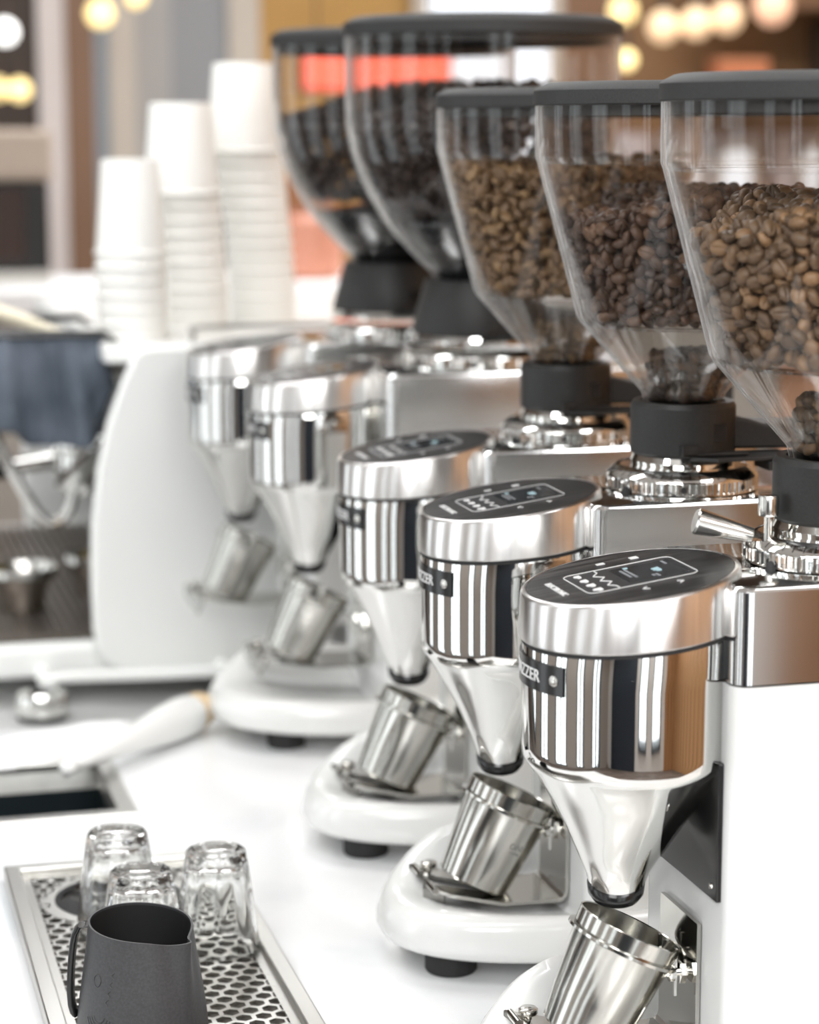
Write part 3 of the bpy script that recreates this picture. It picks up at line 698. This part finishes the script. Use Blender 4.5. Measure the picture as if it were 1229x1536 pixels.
    # black hopper collar, shutter slide and clamp arm
    co = put(shared((K, 'collar'), 'hopper_collar', lambda: MB().lathe(P['col'], 64, cap0=True), M['black'], g, 30))
    ck = P['col'][0][0]; cz = P['col'][0][1]
    put(shared((K, 'colring'), 'collar_ring', lambda: MB().lathe([(ck-.004, cz-.0075), (ck+.0005, cz-.0072), (ck+.001, cz-.004), (ck-.001, cz+.0002)], 64, cap0=True, cap1=True), M['chrome'], g))
    sl = put(shared((K, 'slide'), 'shutter_slide', lambda: MB().prism([(-.008, -ck-.002), (.006, -ck-.0125), (.052, -ck-.010), (.062, -ck-.002), (.060, -.010), (.0, -.010)], cz-.001, cz+.0012).prism([(.040, -ck-.012), (.075, -ck-.008), (.075, -ck+.012), (.040, -ck+.012)], cz-.0075, cz-.0020), M['black'], g, 0))
    bev(sl, .0006)
    bk = put(shared((K, 'bracket'), 'slide_guide', lambda: MB().box((-.012, -ck-.0035, cz+.0018), (.030, -ck+.006, cz+.0036)).prism([(-.014, -ck-.0035), (-.003, -ck-.0035), (-.003, -ck+.012), (-.014, -ck+.012)], cz+.0015, cz+.0085), M['black'], g, 0))
    bev(bk, .0005)
    arm = put(shared((K, 'arm'), 'clamp_arm', lambda: MB().prism([(ck-.006, cz+.003), (.105, cz+.001), (.125, cz+.001), (.125, cz+.016), (ck+.016, cz+.0185), (ck+.004, cz+.022), (ck-.006, cz+.024)], -.017, .017, 'y'), M['black'], g, 0))
    bev(arm, .002)
    put(shared((K, 'armslot'), 'arm_slot', lambda: MB().box((.002, -ck-.0003, cz+.010), (.016, -ck+.006, cz+.021)), M['gloss_black'], co, 0))
    # hopper
    pr = P['prof']; th = .0026
    def hop():
        outer = [(r, z) for r, z in pr]
        inn = [(r-th, z-(.0012 if 0 < i < len(pr)-1 else 0)) for i, (r, z) in enumerate(pr)]
        # soften the shoulders
        return MB().lathe(outer+inn[::-1], 128, loop=True)
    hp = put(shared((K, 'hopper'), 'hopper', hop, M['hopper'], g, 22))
    def seam():
        z1_, r1_ = (pr[2][1], pr[2][0]) if K == 'small' else (pr[2][1], pr[2][0])
        return MB().lathe([(r1_-.0042, z1_+.0014), (r1_-.0026, z1_+.0030), (r1_-.0026, z1_-.0012), (r1_-.0042, z1_-.0006)], 128, loop=True)
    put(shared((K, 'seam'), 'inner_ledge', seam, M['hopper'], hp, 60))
    lr, lz, lh = P['lid_r'], P['lid_z'], P['lid_h']
    put(shared((K, 'lid'), 'hopper_lid', lambda: MB().lathe([(lr-.006, lz+.0002), (lr-.0012, lz+.0002), (lr, lz+.001), (lr, lz+lh*.62), (lr-.0012, lz+lh*.72), (lr-.0075, lz+lh*.94), (lr-.0100, lz+lh*.97), (lr-.030, lz+lh*1.0), (.001, lz+lh*1.02)], 128, cap0=True), M['lid'], g, 25))
    put(shared((K, 'lidskirt'), 'lid_skirt', lambda: MB().lathe([(lr-.0062, lz+.0002), (lr-.0062, lz-.006), (lr-.0078, lz-.006), (lr-.0078, lz+.0002)], 96), M['lid'], g, 25))
    if K == 'small':
        # clear inner guard: flat rim at the lower shoulder and a funnel that lets the beans into the throat
        def guard():
            return MB().lathe([(.0615, .4005), (.0615, .3990), (.047, .3985), (.0245, .3615), (.0232, .350), (.0219, .350), (.0232, .3622), (.046, .4000)], 64, loop=True)
        put(shared('guard', 'inner_guard', guard, M['insert'], hp, 40))
    else:
        put(shared('guardL', 'inner_guard', lambda: MB().lathe([(.0362, .376), (.0385, .394), (.0485, .406), (.0655, .424), (.0775, .4375), (.0775, .441), (.030, .447), (.0001, .449)], 48), M['guard'], hp, 40))
    # fork that carries the dosing cup
    fx = bx0-.0008
    def plate():
        mb = MB(); t = .0022; hw = .026
        rs = []
        path = [(fx-.0002, .113), (fx-.0002, .046), (fx-.0010, .0412), (fx-.0042, .0385), (fx-.010, .0380), (fx-.045, .0400)]
        for i, (px, pz) in enumerate(path):
            a = Vector((path[min(i+1, len(path)-1)][0]-path[max(i-1, 0)][0], path[min(i+1, len(path)-1)][1]-path[max(i-1, 0)][1])).normalized(); nx_, nz_ = -a.y*-1, -a.x
            nx_, nz_ = a.y*-1, a.x
            rs.append([(px, -hw, pz), (px, hw, pz), (px-nx_*-t, hw, pz+nz_*-t*-1*-1), (px-nx_*-t, -hw, pz+nz_*-t*-1*-1)])
        return mb.rings(rs)
    T0 = Matrix.Translation((P['dx'], 0, dz))
    fdx = cx+.1130
    def fork_arm(s_):
        mb = MB()
        y0, y1 = (.0085*s_, .0275*s_)
        a, b = min(y0, y1), max(y0, y1)
        rs = []
        for px, pz, sh in ((fx-.040, .0398+dz, 0), (-.138+fdx, .0440+dz, 0), (-.158+fdx, .0490+dz, .0), (-.167+fdx, .0520+dz, .004)):
            rs.append([(px, a+sh, pz), (px, b-sh*.3, pz), (px, b-sh*.3, pz+.0022), (px, a+sh, pz+.0022)])
        mb.rings(rs)
        # rolled edge and hooked tab at the tip
        px, pz = -.1675+fdx, .0530+dz
        mb.cyl((px, a+.002, pz), (px, b-.001, pz), .0024, n=14)
        return mb
    def tab(s_):
        ym = .0175*s_+.003; px, pz = -.1655+fdx, .0530+dz; hw = .0085
        poly = [(-hw, .0015), (hw, .0), (hw, -.009), (hw-.003, -.0130), (.0022, -.0155), (.0026, -.0195), (-.0004, -.0205), (-.0012, -.0160), (-hw+.001, -.0115), (-hw, -.008)]
        mx = Matrix.Translation((px, ym, pz)) @ Matrix.Rotation(-R(56), 4, 'Z')
        return MB().prism(poly, -.0009, .0009, 'y', mx)
    fk = put(shared((K, 'fork'), 'portafilter_fork', lambda: fork_plate(fx, dz, fdx), M['fork'], g, 30))
    for s_ in (-1, 1):
        fa = put(shared((K, 'farm', s_), 'fork_arm', lambda: fork_arm(s_), M['fork'], fk, 30))
        put(shared((K, 'ftab', s_), 'fork_hook', lambda: tab(s_), M['hook'], fk, 30))
    put(shared((K, 'fbolt'), 'fork_bolt', lambda: MB().lathe([(.0022, .0470), (.0022, .0535), (.0046, .0535), (.0052, .0545), (.0052, .0565), (.0044, .0572), (.0001, .0574)], 24, mx=Matrix.Translation((-.159+fdx, .0215, dz)), cap0=True), M['steel'], fk, 40))
    def screw():
        mb = MB(); zz = .0830+dz*.5
        for yy in (-.013, .009):
            mb.cyl((fx-.002, yy, zz), (fx-.013, yy, zz), .0022, n=14); mb.cyl((fx-.004, yy, zz), (fx-.0072, yy, zz), .0062, n=6); mb.cyl((fx-.010, yy, zz), (fx-.0122, yy, zz), .0048, n=18)
            mb.box((fx-.0095, yy-.0009, zz-.013), (fx-.0080, yy+.0009, zz+.013))
        mb.cyl((fx-.0112, -.013, zz), (fx-.0112, .009, zz), .0016, n=10)
        return mb
    put(shared((K, 'fscrew'), 'adjusting_screw', screw, M['chrome'], fk, 30))
    if extras:
        kb = put(MB().lathe([(.0021, .305), (.0021, .3225), (.0050, .3225), (.0054, .3235), (.0054, .332), (.0048, .3332), (.0001, .3335)], 24, (-.0405, -.006), cap0=True).build('locking_knob', M['steel'], g))
        lv = put(MB().cyl((-.044, .006, .3105), (-.0725, .012, .3180), .0042, .0072, 24).cyl((-.0725, .012, .318), (-.0735, .0122, .3183), .0072, .006, 24).build('lever', M['steel'], g))
    return g

def fork_plate(fx, dz, fdx):
    t = .0022; hw = .026; mb = MB()
    path = [(fx, .113+dz*.6), (fx, .0465+dz), (fx-.0012, .0425+dz), (fx-.0045, .0400+dz), (fx-.010, .0394+dz), (fx-.042, .0400+dz)]
    rs = []
    for i, (px, pz) in enumerate(path):
        p0 = path[max(i-1, 0)]; p1 = path[min(i+1, len(path)-1)]
        d = Vector((p1[0]-p0[0], p1[1]-p0[1])).normalized()
        nx_, nz_ = d.y, -d.x        # outer side of the bend
        nx_, nz_ = (-abs(nx_), abs(nz_))
        rs.append([(px, -hw, pz), (px, hw, pz), (px+nx_*t, hw, pz+nz_*t), (px+nx_*t, -hw, pz+nz_*t)])
    return mb.rings(rs)

GR = [(-.014, -.249, SMALL, 'nearest coffee grinder, with light brown beans and a knurled knob beside its ring', True),
      (0, 0, SMALL, 'second nearest coffee grinder, its clear hopper of dark brown beans sloping to the left', False),
      (.004, .238, SMALL, 'middle coffee grinder of the row, its small clear hopper filled high with beans', False),
      (.037, .561, BIG, 'large coffee grinder with a bowl hopper of black beans and white boat shaped base', False),
      (.029, .829, dict(BIG, ground=-.065), 'farthest coffee grinder, in front of the white espresso machine side panel', False)]
GOBJ = [grinder(*a) for a in GR]

# ------------------------------------------------------------------ steel dosing cups standing tilted in the forks
def cup_mesh():
    mb = MB()
    prof = [(.0001, 0), (.0212, 0), (.0226, .0014), (.0245, .020), (.0278, .0505), (.0282, .0512), (.0313, .0516), (.0313, .0532), (.0284, .0536), (.0288, .0622), (.0283, .0627), (.0278, .0622), (.0272, .050), (.0235, .016), (.0215, .003), (.0001, .0025)]
    return mb.lathe(prof, 64)
cm = cup_mesh().mesh('cup_wall', noise_color(mat('cup_steel', (.7, .69, .66), .16, 1), (.44, .43, .40), (.64, .63, .59), 26, 3, (5, 5, .08), lo=.3, hi=.7), 35)
CL = ['steel dosing cup in the fork of the nearest grinder, cut by the bottom edge', 'steel dosing cup with small grey lettering in the fork of the second nearest grinder', 'steel dosing cup in the fork of the middle grinder',
      'blurred steel dosing cup in the fork of the large grinder with the boat shaped base', 'blurred steel dosing cup in front of the white espresso machine panel']
for (x, y, P, _, _), lab in zip(GR, CL):
    t = empty('dosing_cup', (x-.1365+P['dx'], y, .0490+P['dz']), lab, 'cup', 'dosing cups in the forks')
    t.rotation_euler = (0, R(25.5), 0)
    b = link('cup_body', cm, t)
    if 'lettering' in lab:
        def cw(px, pz, e):
            r = .0245+(pz-.020)*(.0033/.0305)+.00005+e; a = R(-72)+px/.0262
            return (r*math.cos(a), r*math.sin(a), pz)
        vs, fs = text_mesh('ONE', .0058, .00005); vs2, fs2 = text_mesh('COFFEE', .0024, .00005)
        mb = MB().add([cw(p_[0], p_[1]+.034, p_[2]) for p_ in vs], fs).add([cw(p_[0], p_[1]+.0298, p_[2]) for p_ in vs2], fs2)
        mb.build('lettering', mat('etched_grey', (.20, .20, .19), .5), t, 0)

# ------------------------------------------------------------------ coffee beans
def bean_mb(L_=.0106, W_=.0086, H_=.0074, nu=10, nv=6):
    vs = []; fs = []
    for i in range(nv+1):
        ph = PI*i/nv
        for q in range(nu):
            a = 2*PI*q/nu
            x = math.cos(ph); r = math.sin(ph)
            yy = r*math.cos(a); zz = r*math.sin(a)
            if zz < 0: zz *= .55
            vs.append([x*L_/2, yy*W_/2, zz*H_/2])
    for i in range(nv):
        for q in range(nu):
            t = (q+1) % nu; fs.append((i*nu+q, i*nu+t, (i+1)*nu+t, (i+1)*nu+q))
    return np.array(vs), fs
def bean_fine(A, nv):
    # a coffee bean: domed back, flatter belly with a crease along it
    vs = []; fs = []; nu = len(A)
    for i in range(nv+1):
        ph = PI*i/nv
        for a in A:
            r = math.sin(ph); yy = r*math.cos(R(a)); zz = r*math.sin(R(a))
            if zz < 0:
                zz *= .62
                if a == -90: zz += .42*r
            vs.append([math.cos(ph)*.0053, yy*.0043, zz*.0037])
    for i in range(nv):
        for q in range(nu):
            t = (q+1) % nu; fs.append((i*nu+q, i*nu+t, (i+1)*nu+t, (i+1)*nu+q))
    return vs, fs
BV, BF = bean_mb(); BFA = np.array(BF)
fv, ff = bean_fine((-90, -83, -68, -48, -22, 8, 38, 64, 90, 116, 142, 172, 202, 228, 248, 263), 10)
mv_, mf_ = bean_fine((-90, -81, -50, -15, 25, 65, 115, 155, 195, 230, 261), 8); MV, MF = np.array(mv_), np.array(mf_)

def top_of(k):
    # height of the bean surface inside each hopper, as a function of local x, y
    if k == 0: return lambda x, y: .4665+.0185*np.clip((x+.075)/.05, 0, 1)+.003*np.sin(60*x+40*y)
    if k == 1: return lambda x, y: .4650+.019*np.clip((x+.07)/.07, 0, 1)+.002*np.sin(70*x+30*y)
    if k == 2: return lambda x, y: .4960+.03*x+.004*np.sin(50*y)
    if k == 3: return lambda x, y: .560-.16*np.hypot(x-.01, y)+.12*x
    return lambda x, y: .566-.16*np.hypot(x, y)+.16*x

def pack(k, P, zmin, thick, d, N, inset):
    rng = np.random.default_rng(11+k)
    pr = P['prof'][::-1]; zs = np.array([p_[1] for p_ in pr]); rs_ = np.array([p_[0] for p_ in pr])-inset
    top = top_of(k); h = d/2
    RR = lambda z: np.interp(z, zs, rs_)-h*1.02
    zmax = P['lid_z']
    pts = np.zeros((0, 3))
    while len(pts) < N:
        q = rng.uniform([-.12, -.12, zmin], [.12, .12, zmax], (60000, 3)); rho = np.hypot(q[:, 0], q[:, 1]); R_ = RR(q[:, 2]); t_ = top(q[:, 0], q[:, 1])-h
        ok = (rho < R_) & (q[:, 2] < t_) & (q[:, 2] > zmin+h) & ((rho > R_-thick) | (q[:, 2] > t_-thick) | (q[:, 2] < zmin+h+thick*.5))
        pts = np.vstack([pts, q[ok]])
    pts = pts[:N]
    for it in range(34):
        mv = np.zeros_like(pts)
        order = np.argsort(pts[:, 2]); p_ = pts[order]
        B = 500
        for s_ in range(0, N, B):
            e_ = min(N, s_+B); hi = np.searchsorted(p_[:, 2], p_[e_-1, 2]+d)
            lo = np.searchsorted(p_[:, 2], p_[s_, 2]-d)
            D = p_[s_:e_, None, :]-p_[None, lo:hi, :]; dist = np.sqrt((D**2).sum(-1))+1e-9
            ov = np.clip(d-dist, 0, None); ov[np.arange(e_-s_), np.arange(s_-lo, e_-lo)] = 0
            mv[order[s_:e_]] += (D/dist[..., None]*ov[..., None]).sum(1)*.32
        pts = pts+mv
        for _ in range(2):
            pts[:, 2] = np.clip(pts[:, 2], zmin+h, None); pts[:, 2] = np.minimum(pts[:, 2], top(pts[:, 0], pts[:, 1])-h)
            rho = np.hypot(pts[:, 0], pts[:, 1])+1e-9; s2 = np.minimum(1, RR(pts[:, 2])/rho); pts[:, 0] *= s2; pts[:, 1] *= s2
    return pts
def quats(n, rng):
    q = rng.normal(size=(n, 4)); q /= np.linalg.norm(q, axis=1)[:, None]; return q
def qmat(q):
    w_, x, y, z = q.T
    return np.stack([np.stack([1-2*(y*y+z*z), 2*(x*y-z*w_), 2*(x*z+y*w_)], -1), np.stack([2*(x*y+z*w_), 1-2*(x*x+z*z), 2*(y*z-x*w_)], -1), np.stack([2*(x*z-y*w_), 2*(y*z+x*w_), 1-2*(x*x+y*y)], -1)], 1)
BM = ['bean_light', 'bean_mid', 'bean_gold', 'bean_dark', 'bean_dark']
NB = [2300, 2100, 2500, 2000, 1700]
BLAB = ['light brown roasted coffee beans filling the nearest hopper behind its wall', 'dark brown roasted coffee beans filling the second nearest hopper', 'golden brown coffee beans filling the middle hopper up to its upper shoulder',
        'near black coffee beans in the large bowl hopper', 'near black coffee beans in the farthest hopper']
INDIV = {0: 175, 1: 125}
camp = np.array(cam.matrix_world.translation)
bean_meshes = {}
for k, (gx, gy, P, _, _) in enumerate(GR):
    rng = np.random.default_rng(50+k)
    small = P['kind'] == 'small'; d = .0071
    zmin = .4012 if small else .4485
    pts = pack(k, P, zmin, .0165, d, NB[k], .0029)
    # beans in the throat
    if small:
        th_ = []
        for z in np.arange(.3565, .3835, .0056):
            r = np.interp(z, [.350, .3622, .400], [.0205, .0222, .046])-.0040
            r = min(r, .0235)
            for rr2 in np.arange(r, 0, -.0066):
                nn = max(1, int(2*PI*rr2/.0073)); a0 = rng.uniform(0, 6)
                for i in range(nn): th_.append((.25*(z-.3565)+rr2*math.cos(a0+2*PI*i/nn), rr2*math.sin(a0+2*PI*i/nn), z+rng.uniform(-.001, .001)))
        pts = np.vstack([pts, np.array(th_)])
    n = len(pts); q = quats(n, rng); Rm = qmat(q); scl = rng.uniform(.88, 1.10, n)
    wp = pts+np.array([gx, gy, 0])
    ind = np.array([], int)
    if k in INDIV:
        # the beans that show largest: on the wall facing the camera, in front of the others
        view = camp[:2]-np.array([gx, gy]); view /= np.linalg.norm(view)
        rho = np.hypot(pts[:, 0], pts[:, 1]); Rw = np.interp(pts[:, 2], [p_[1] for p_ in P['prof'][::-1]], [p_[0] for p_ in P['prof'][::-1]])-.0029
        face = (pts[:, :2]@view)/(rho+1e-9)
        ok = np.where((Rw-rho < d*.9) & (face > .10) & (pts[:, 2] > .4005))[0]
        ok = ok[np.argsort(-(face[ok]))][:INDIV[k]]; ind = ok
        if k not in bean_meshes:
            me = bpy.data.meshes.new('coffee_bean'); me.from_pydata(fv, [], ff); me.materials.append(M[BM[k]]); me.polygons.foreach_set('use_smooth', [True]*len(me.polygons)); bean_meshes[k] = me
        lab = ['light brown roasted coffee bean pressed against the wall of the nearest hopper', 'dark brown roasted coffee bean pressed against the wall of the second nearest hopper'][k]
        grp = ['beans at the wall of the nearest hopper', 'beans at the wall of the second nearest hopper'][k]
        from mathutils import Quaternion
        for i in ind:
            o = bpy.data.objects.new('coffee_bean', bean_meshes[k]); COL.objects.link(o)
            o.location = wp[i]; o.rotation_mode = 'QUATERNION'; o.rotation_quaternion = Quaternion(q[i]); o.scale = (scl[i],)*3
            o['label'] = lab; o['category'] = 'bean'; o['group'] = grp
    keep = np.setdiff1d(np.arange(n), ind)
    BV_, BF_ = (MV, MF) if k < 2 else (BV, BFA)
    V = np.einsum('nij,vj->nvi', Rm[keep], BV_)*scl[keep][:, None, None]+pts[keep][:, None, :]
    nv_ = len(BV_); F_ = (BF_[None]+np.arange(len(keep))[:, None, None]*nv_).reshape(-1, 4)
    me = bpy.data.meshes.new('coffee_beans'); me.from_pydata(V.reshape(-1, 3).tolist(), [], F_.tolist()); me.materials.append(M[BM[k]]); me.polygons.foreach_set('use_smooth', [True]*len(me.polygons))
    o = link('coffee_beans', me); o.location = (gx, gy, 0)
    tag(o, BLAB[k], 'beans', None, 'stuff')

# ------------------------------------------------------------------ espresso machine behind the grinders
LZ = -.065
em = empty('espresso_machine', (0, .93, LZ), 'blurred espresso machine with a tall white side panel behind the grinders', 'espresso machine')
eo = Vector((0, .93, LZ))
def eb(mb, name, mt, parent=None, smooth=30, bevel=0):
    mb.v = [tuple(Vector(p)-eo) for p in mb.v]
    return mb.build(name, mt, parent or em, smooth, bevel)
poly = [(.24, .303), (-.203, .303), (-.212, .296), (-.224, .270), (-.240, .228), (-.2515, .180), (-.2585, .12), (-.260, .06), (-.259, .015), (-.2545, -.006), (-.246, -.020), (-.232, -.027), (-.21, -.029), (.24, -.029)]
eb(MB().prism(poly, .93, .948, 'y'), 'side_panel', M['cream'], None, 40, .004)
eb(MB().prism(poly, 1.652, 1.67, 'y'), 'side_panel', M['cream'], None, 40, .004)
eb(MB().box((-.142, .949, .0), (.235, 1.651, .284)), 'body', mat('machine_body', (.042, .036, .031), .45))
eb(MB().box((-.147, .952, .105), (-.1425, 1.648, .155)), 'brass_strip', mat('brass_strip', (.42, .32, .14), .35, .6))
eb(MB().box((-.24, .952, .285), (.235, 1.648, .303)), 'cup_tray', M['cream'], None, 0, .004)
dt = eb(MB().box((-.42, .955, -.036), (-.143, 1.645, .0)), 'drip_tray', M['cream'], None, 0, .008)
eb(MB().box((-.41, .965, .0002), (-.15, 1.635, .002)), 'tray_bed', M['well'], dt, 0)
for i in range(26):
    eb(MB().box((-.408+i*.01, .968, .002), (-.4025+i*.01, 1.632, .0065)), 'slat', M['bronze'], dt, 0)
for (fx_, fy_) in ((-.316, 1.0), (.215, 1.06), (-.316, 1.6), (.2, 1.6)):
    fy_ -= .095 if fy_ < 1.2 else 0
    f = eb(MB().lathe([(.020, LZ+.004), (.0255, LZ+.007), (.0265, LZ+.020), (.024, LZ+.027), (.014, LZ+.030)], 32, (fx_, fy_), cap0=True, cap1=True), 'foot', M['chrome'])
    eb(MB().lathe([(.021, LZ), (.0245, LZ+.001), (.0245, LZ+.0045), (.02, LZ+.006)], 32, (fx_, fy_), cap0=True, cap1=True), 'foot_pad', M['rubber'], f)
    eb(MB().lathe([(.012, LZ+.029), (.012, -.033)], 20, (fx_, fy_), cap0=True, cap1=True), 'foot_stem', M['rubber'], f)
eb(MB().tube([(-.306, .905, -.050), (-.306, .905, -.030), (-.296, .905, -.0235), (-.2, .905, -.026), (-.125, .905, -.027)], .0062, 10, 5).cyl((-.31, .905, -.03), (-.31, .97, -.03), .008).cyl((-.13, .90, -.027), (-.13, .97, -.027), .007), 'frame_bar', M['cream'])
for gy in (1.17, 1.48):
    gh = eb(MB().lathe([(.026, .245), (.034, .24), (.035, .20), (.038, .195), (.038, .172), (.033, .168), (.033, .160)], 32, (-.235, gy), cap0=True, cap1=True).box((-.23, gy-.03, .19), (-.14, gy+.03, .25)), 'group_head', M['chrome'])
    eb(MB().lathe([(.036, .168), (.036, .150), (.028, .138), (.014, .134), (.012, .120)], 32, (-.235, gy), cap0=True, cap1=True).cyl((-.27, gy, .158), (-.32, gy, .152), .009), 'portafilter', M['chrome'], gh)
    eb(MB().cyl((-.318, gy, .152), (-.43, gy, .138), .012, .015), 'portafilter_handle', M['gloss_black'], gh)
eb(MB().tube([(-.345, 1.06, .205), (-.318, 1.06, .150), (-.300, 1.06, .118), (-.286, 1.06, .1075), (-.273, 1.06, .112), (-.264, 1.06, .130), (-.258, 1.06, .155), (-.235, 1.06, .19), (-.15, 1.06, .2)], .0062, 12, 6), 'steam_wand', M['chrome'])
eb(MB().prism([(-.284, .150), (-.262, .143), (-.222, .188), (-.218, .206), (-.226, .210)], 1.02, 1.05, 'y').cyl((-.235, 1.035, .19), (-.142, 1.06, .20), .008), 'steam_lever', M['chrome'], None, 0, .003)
eb(MB().lathe([(.0001, -.012)]+[(.012*math.cos(R(d)), .012*math.sin(R(d))) for d in range(-75, 76, 15)]+[(.0001, .012)], 20, mx=Matrix.Translation((-.215, 1.05, .254))).cyl((-.205, 1.05, .25), (-.142, 1.06, .25), .006), 'steam_knob', M['chrome'], None, 60)
eb(MB().tube([(-.345, 1.03, .335), (-.315, 1.03, .325), (-.285, 1.03, .312), (-.262, 1.03, .306), (-.235, 1.03, .300)], lambda t: .0085-.004*t, 12, 4), 'lever_handle', mat('cream_handle', (.86, .78, .60), .4))
eb(MB().tube([(-.148, .966, .302), (-.146, .966, .313), (-.138, .966, .3185), (.0, .966, .3185), (.22, .966, .3185), (.226, .966, .302)], .0024, 8, 5), 'cup_rail', mat('rail_steel', (.35, .345, .33), .3, 1))
eb(MB().tube([(-.40, .99, .312), (-.235, .99, .312), (-.22, .99, .300)], .004, 10, 0).tube([(-.40, 1.2, .312), (-.235, 1.2, .312), (-.22, 1.2, .300)], .004, 10, 0).cyl((-.40, .985, .312), (-.40, 1.205, .312), .004), 'towel_rail', M['gloss_black'])
# cloth hung over the rail in front of the groups
cl = MB(); nu, nv = 40, 30; rows = []
for j in range(nv+1):
    v = j/nv; row_ = []
    for i in range(nu+1):
        u = i/nu
        bot = .199+.020*sm((.42-u)/.12)+.055*sm((u-.80)/.20)
        z = .3165-(.3165-bot)*v-.010*sm((u-.75)/.25)*(1-v)
        x = -.385+.150*u+.012*v*math.sin(3*u)+.018*v*(u-.5)
        f = .014*math.sin(u*13+1.2*v)+.007*math.sin(u*29+2)+.004*noise.noise(Vector((u*6, v*5, 2)))
        y = 1.0-.004-.014*math.sin(PI*min(1, v*1.4)*.5)+f*(0.2+v)
        row_.append((x, y, z))
    rows.append(row_)
# the sheet also folds back over the rail
back = []
for j in range(6):
    a = PI*j/5; back.append([(-.385+.150*i/nu, .99+.008*math.cos(a)*-1*-1*(1)+.002, .310+.008*math.sin(a)) for i in range(nu+1)])
allr = [[(p[0], p[1]+.03, p[2]-.06) for p in back[0]]]+back[::-1][:0]+rows
cl.rings(rows, False, False, False)
co_ = cl.build('dish_cloth', M['cloth'], None, 60)
sd = co_.modifiers.new('thick', 'SOLIDIFY'); sd.thickness = .0025; sd.offset = 0
tag(co_, 'blue grey dish cloth hanging over the front of the espresso machine', 'cloth')
for (x_, y_, lab) in ((-.315, 1.10, 'low chrome bowl on the drip grille of the espresso machine, cut by the left edge'), (-.225, 1.16, 'low chrome bowl on the drip grille, half hidden by the white side panel')):
    t = empty('steel_bowl', (x_, y_, .0065), lab, 'bowl')
    MB().lathe([(.0001, .0), (.022, .0), (.024, .004), (.026, .022), (.034, .036), (.039, .040), (.039, .048), (.0365, .048), (.0355, .041), (.030, .034), (.020, .008), (.0001, .006)], 40).build('body', M['steel'], t)

# stacks of upturned paper cups on the machine
def paper_cup():
    return MB().lathe([(.0001, .094), (.0265, .094), (.0268, .0965), (.0285, .0970), (.0291, .095), (.0362, .005), (.0372, .0045), (.0384, .0030), (.0378, .0006), (.0362, .0004), (.0350, .003), (.0278, .090), (.0001, .0905)], 40).mesh('cup', M['paper'], 40)
pcm = paper_cup()
STK = [(-.199, 1.03, 7, .0145, 'left'), (-.121, 1.11, 11, .0145, 'middle'), (-.034, 1.17, 14, .0145, 'right')]
ORD = ['lowest', 'second', 'third', 'fourth', 'fifth', 'sixth', 'seventh', 'eighth', 'ninth', 'tenth', 'eleventh', 'twelfth', 'thirteenth', 'fourteenth', 'fifteenth', 'sixteenth']
for (x_, y_, n_, st, nm) in STK:
    for i in range(n_):
        u = i*st; o = link('paper_cup', pcm); o.location = (x_-.55*u*u*(1 if n_ > 8 else .2)+random.uniform(-.0006, .0006), y_+random.uniform(-.0006, .0006), .303+u)
        if i == n_-1 and n_ > 8: o.scale = (1.12, 1.12, 1.0)
        pos = ('topmost' if i == n_-1 else ORD[i]+(' from the bottom' if i else ''))
        tag(o, 'white upside down paper cup, %s in the %s stack behind' % (pos, nm), 'cup', 'paper cups in the %s stack' % nm)

# white cloth and brush on the worktop
tw = MB(); nu, nv = 36, 16; rows = []
for j in range(nv+1):
    v = j/nv; r_ = []
    for i in range(nu+1):
        u = i/nu
        ex = math.sin(PI*min(1, max(0, u)))**.35*math.sin(PI*v)**.5 if 0 < u < 1 and 0 < v < 1 else 0
        h = .0015+ex*(.006+.006*abs(math.sin(v*7+u*2))+.004*noise.noise(Vector((u*5, v*4, 1))))
        r_.append((-.43+.145*u+.02*v, .505+.09*v-.01*math.sin(u*5)+.018*u, h+.0004))
    rows.append(r_)
tw.rings(rows, False, False, False)
lowr = [[(p[0], p[1], .0003) for p in r_] for r_ in rows]
tw.rings(lowr, False, False, False)
edge_t = rows[0]+[r_[-1] for r_ in rows[1:]]+rows[-1][::-1][1:]+[r_[0] for r_ in rows[::-1][1:-1]]
tw.rings([edge_t, [(p[0], p[1], .0003) for p in edge_t]], False, False)
tag(tw.build('counter_towel', M['towel'], None, 60), 'white folded towel lying on the worktop behind the dark sink', 'towel')
br = empty('counter_brush', (-.27, .515, 0), 'white handled counter brush with a tan end beside the dark sink', 'brush')
d = Vector((.135, .157, 0)).normalized(); q = d.to_track_quat('Z', 'Y').to_matrix().to_4x4()
bmx = Matrix.Translation(Vector((-.339, .434, .0185))-Vector((-.27, .515, 0))) @ q
def brlathe(prof, name, mt): 
    mb = MB()
    rs = [[bmx @ Vector((r*math.cos(2*PI*i/28)*sx_, r*math.sin(2*PI*i/28), z)) for i in range(28)] for r, z, sx_ in prof]
    rs = [[Vector((p.x, p.y, p.z)) for p in r_] for r_ in rs]
    mb.rings(rs); return mb.build(name, mt, br, 50)
brlathe([(.003, -.012, 1), (.0065, -.009, 1), (.0065, -.002, 1), (.0045, .001, 1), (.0055, .006, 1), (.007, .03, 1), (.0085, .06, 1), (.012, .10, 1), (.0165, .135, 1), (.018, .16, 1), (.0175, .178, 1), (.0165, .182, 1)], 'handle', mat('white_handle', (.85, .85, .83), .4))
brlathe([(.0160, .1815, 1), (.0162, .195, 1), (.0145, .201, 1), (.008, .203, 1)], 'bristles', M['tan'])
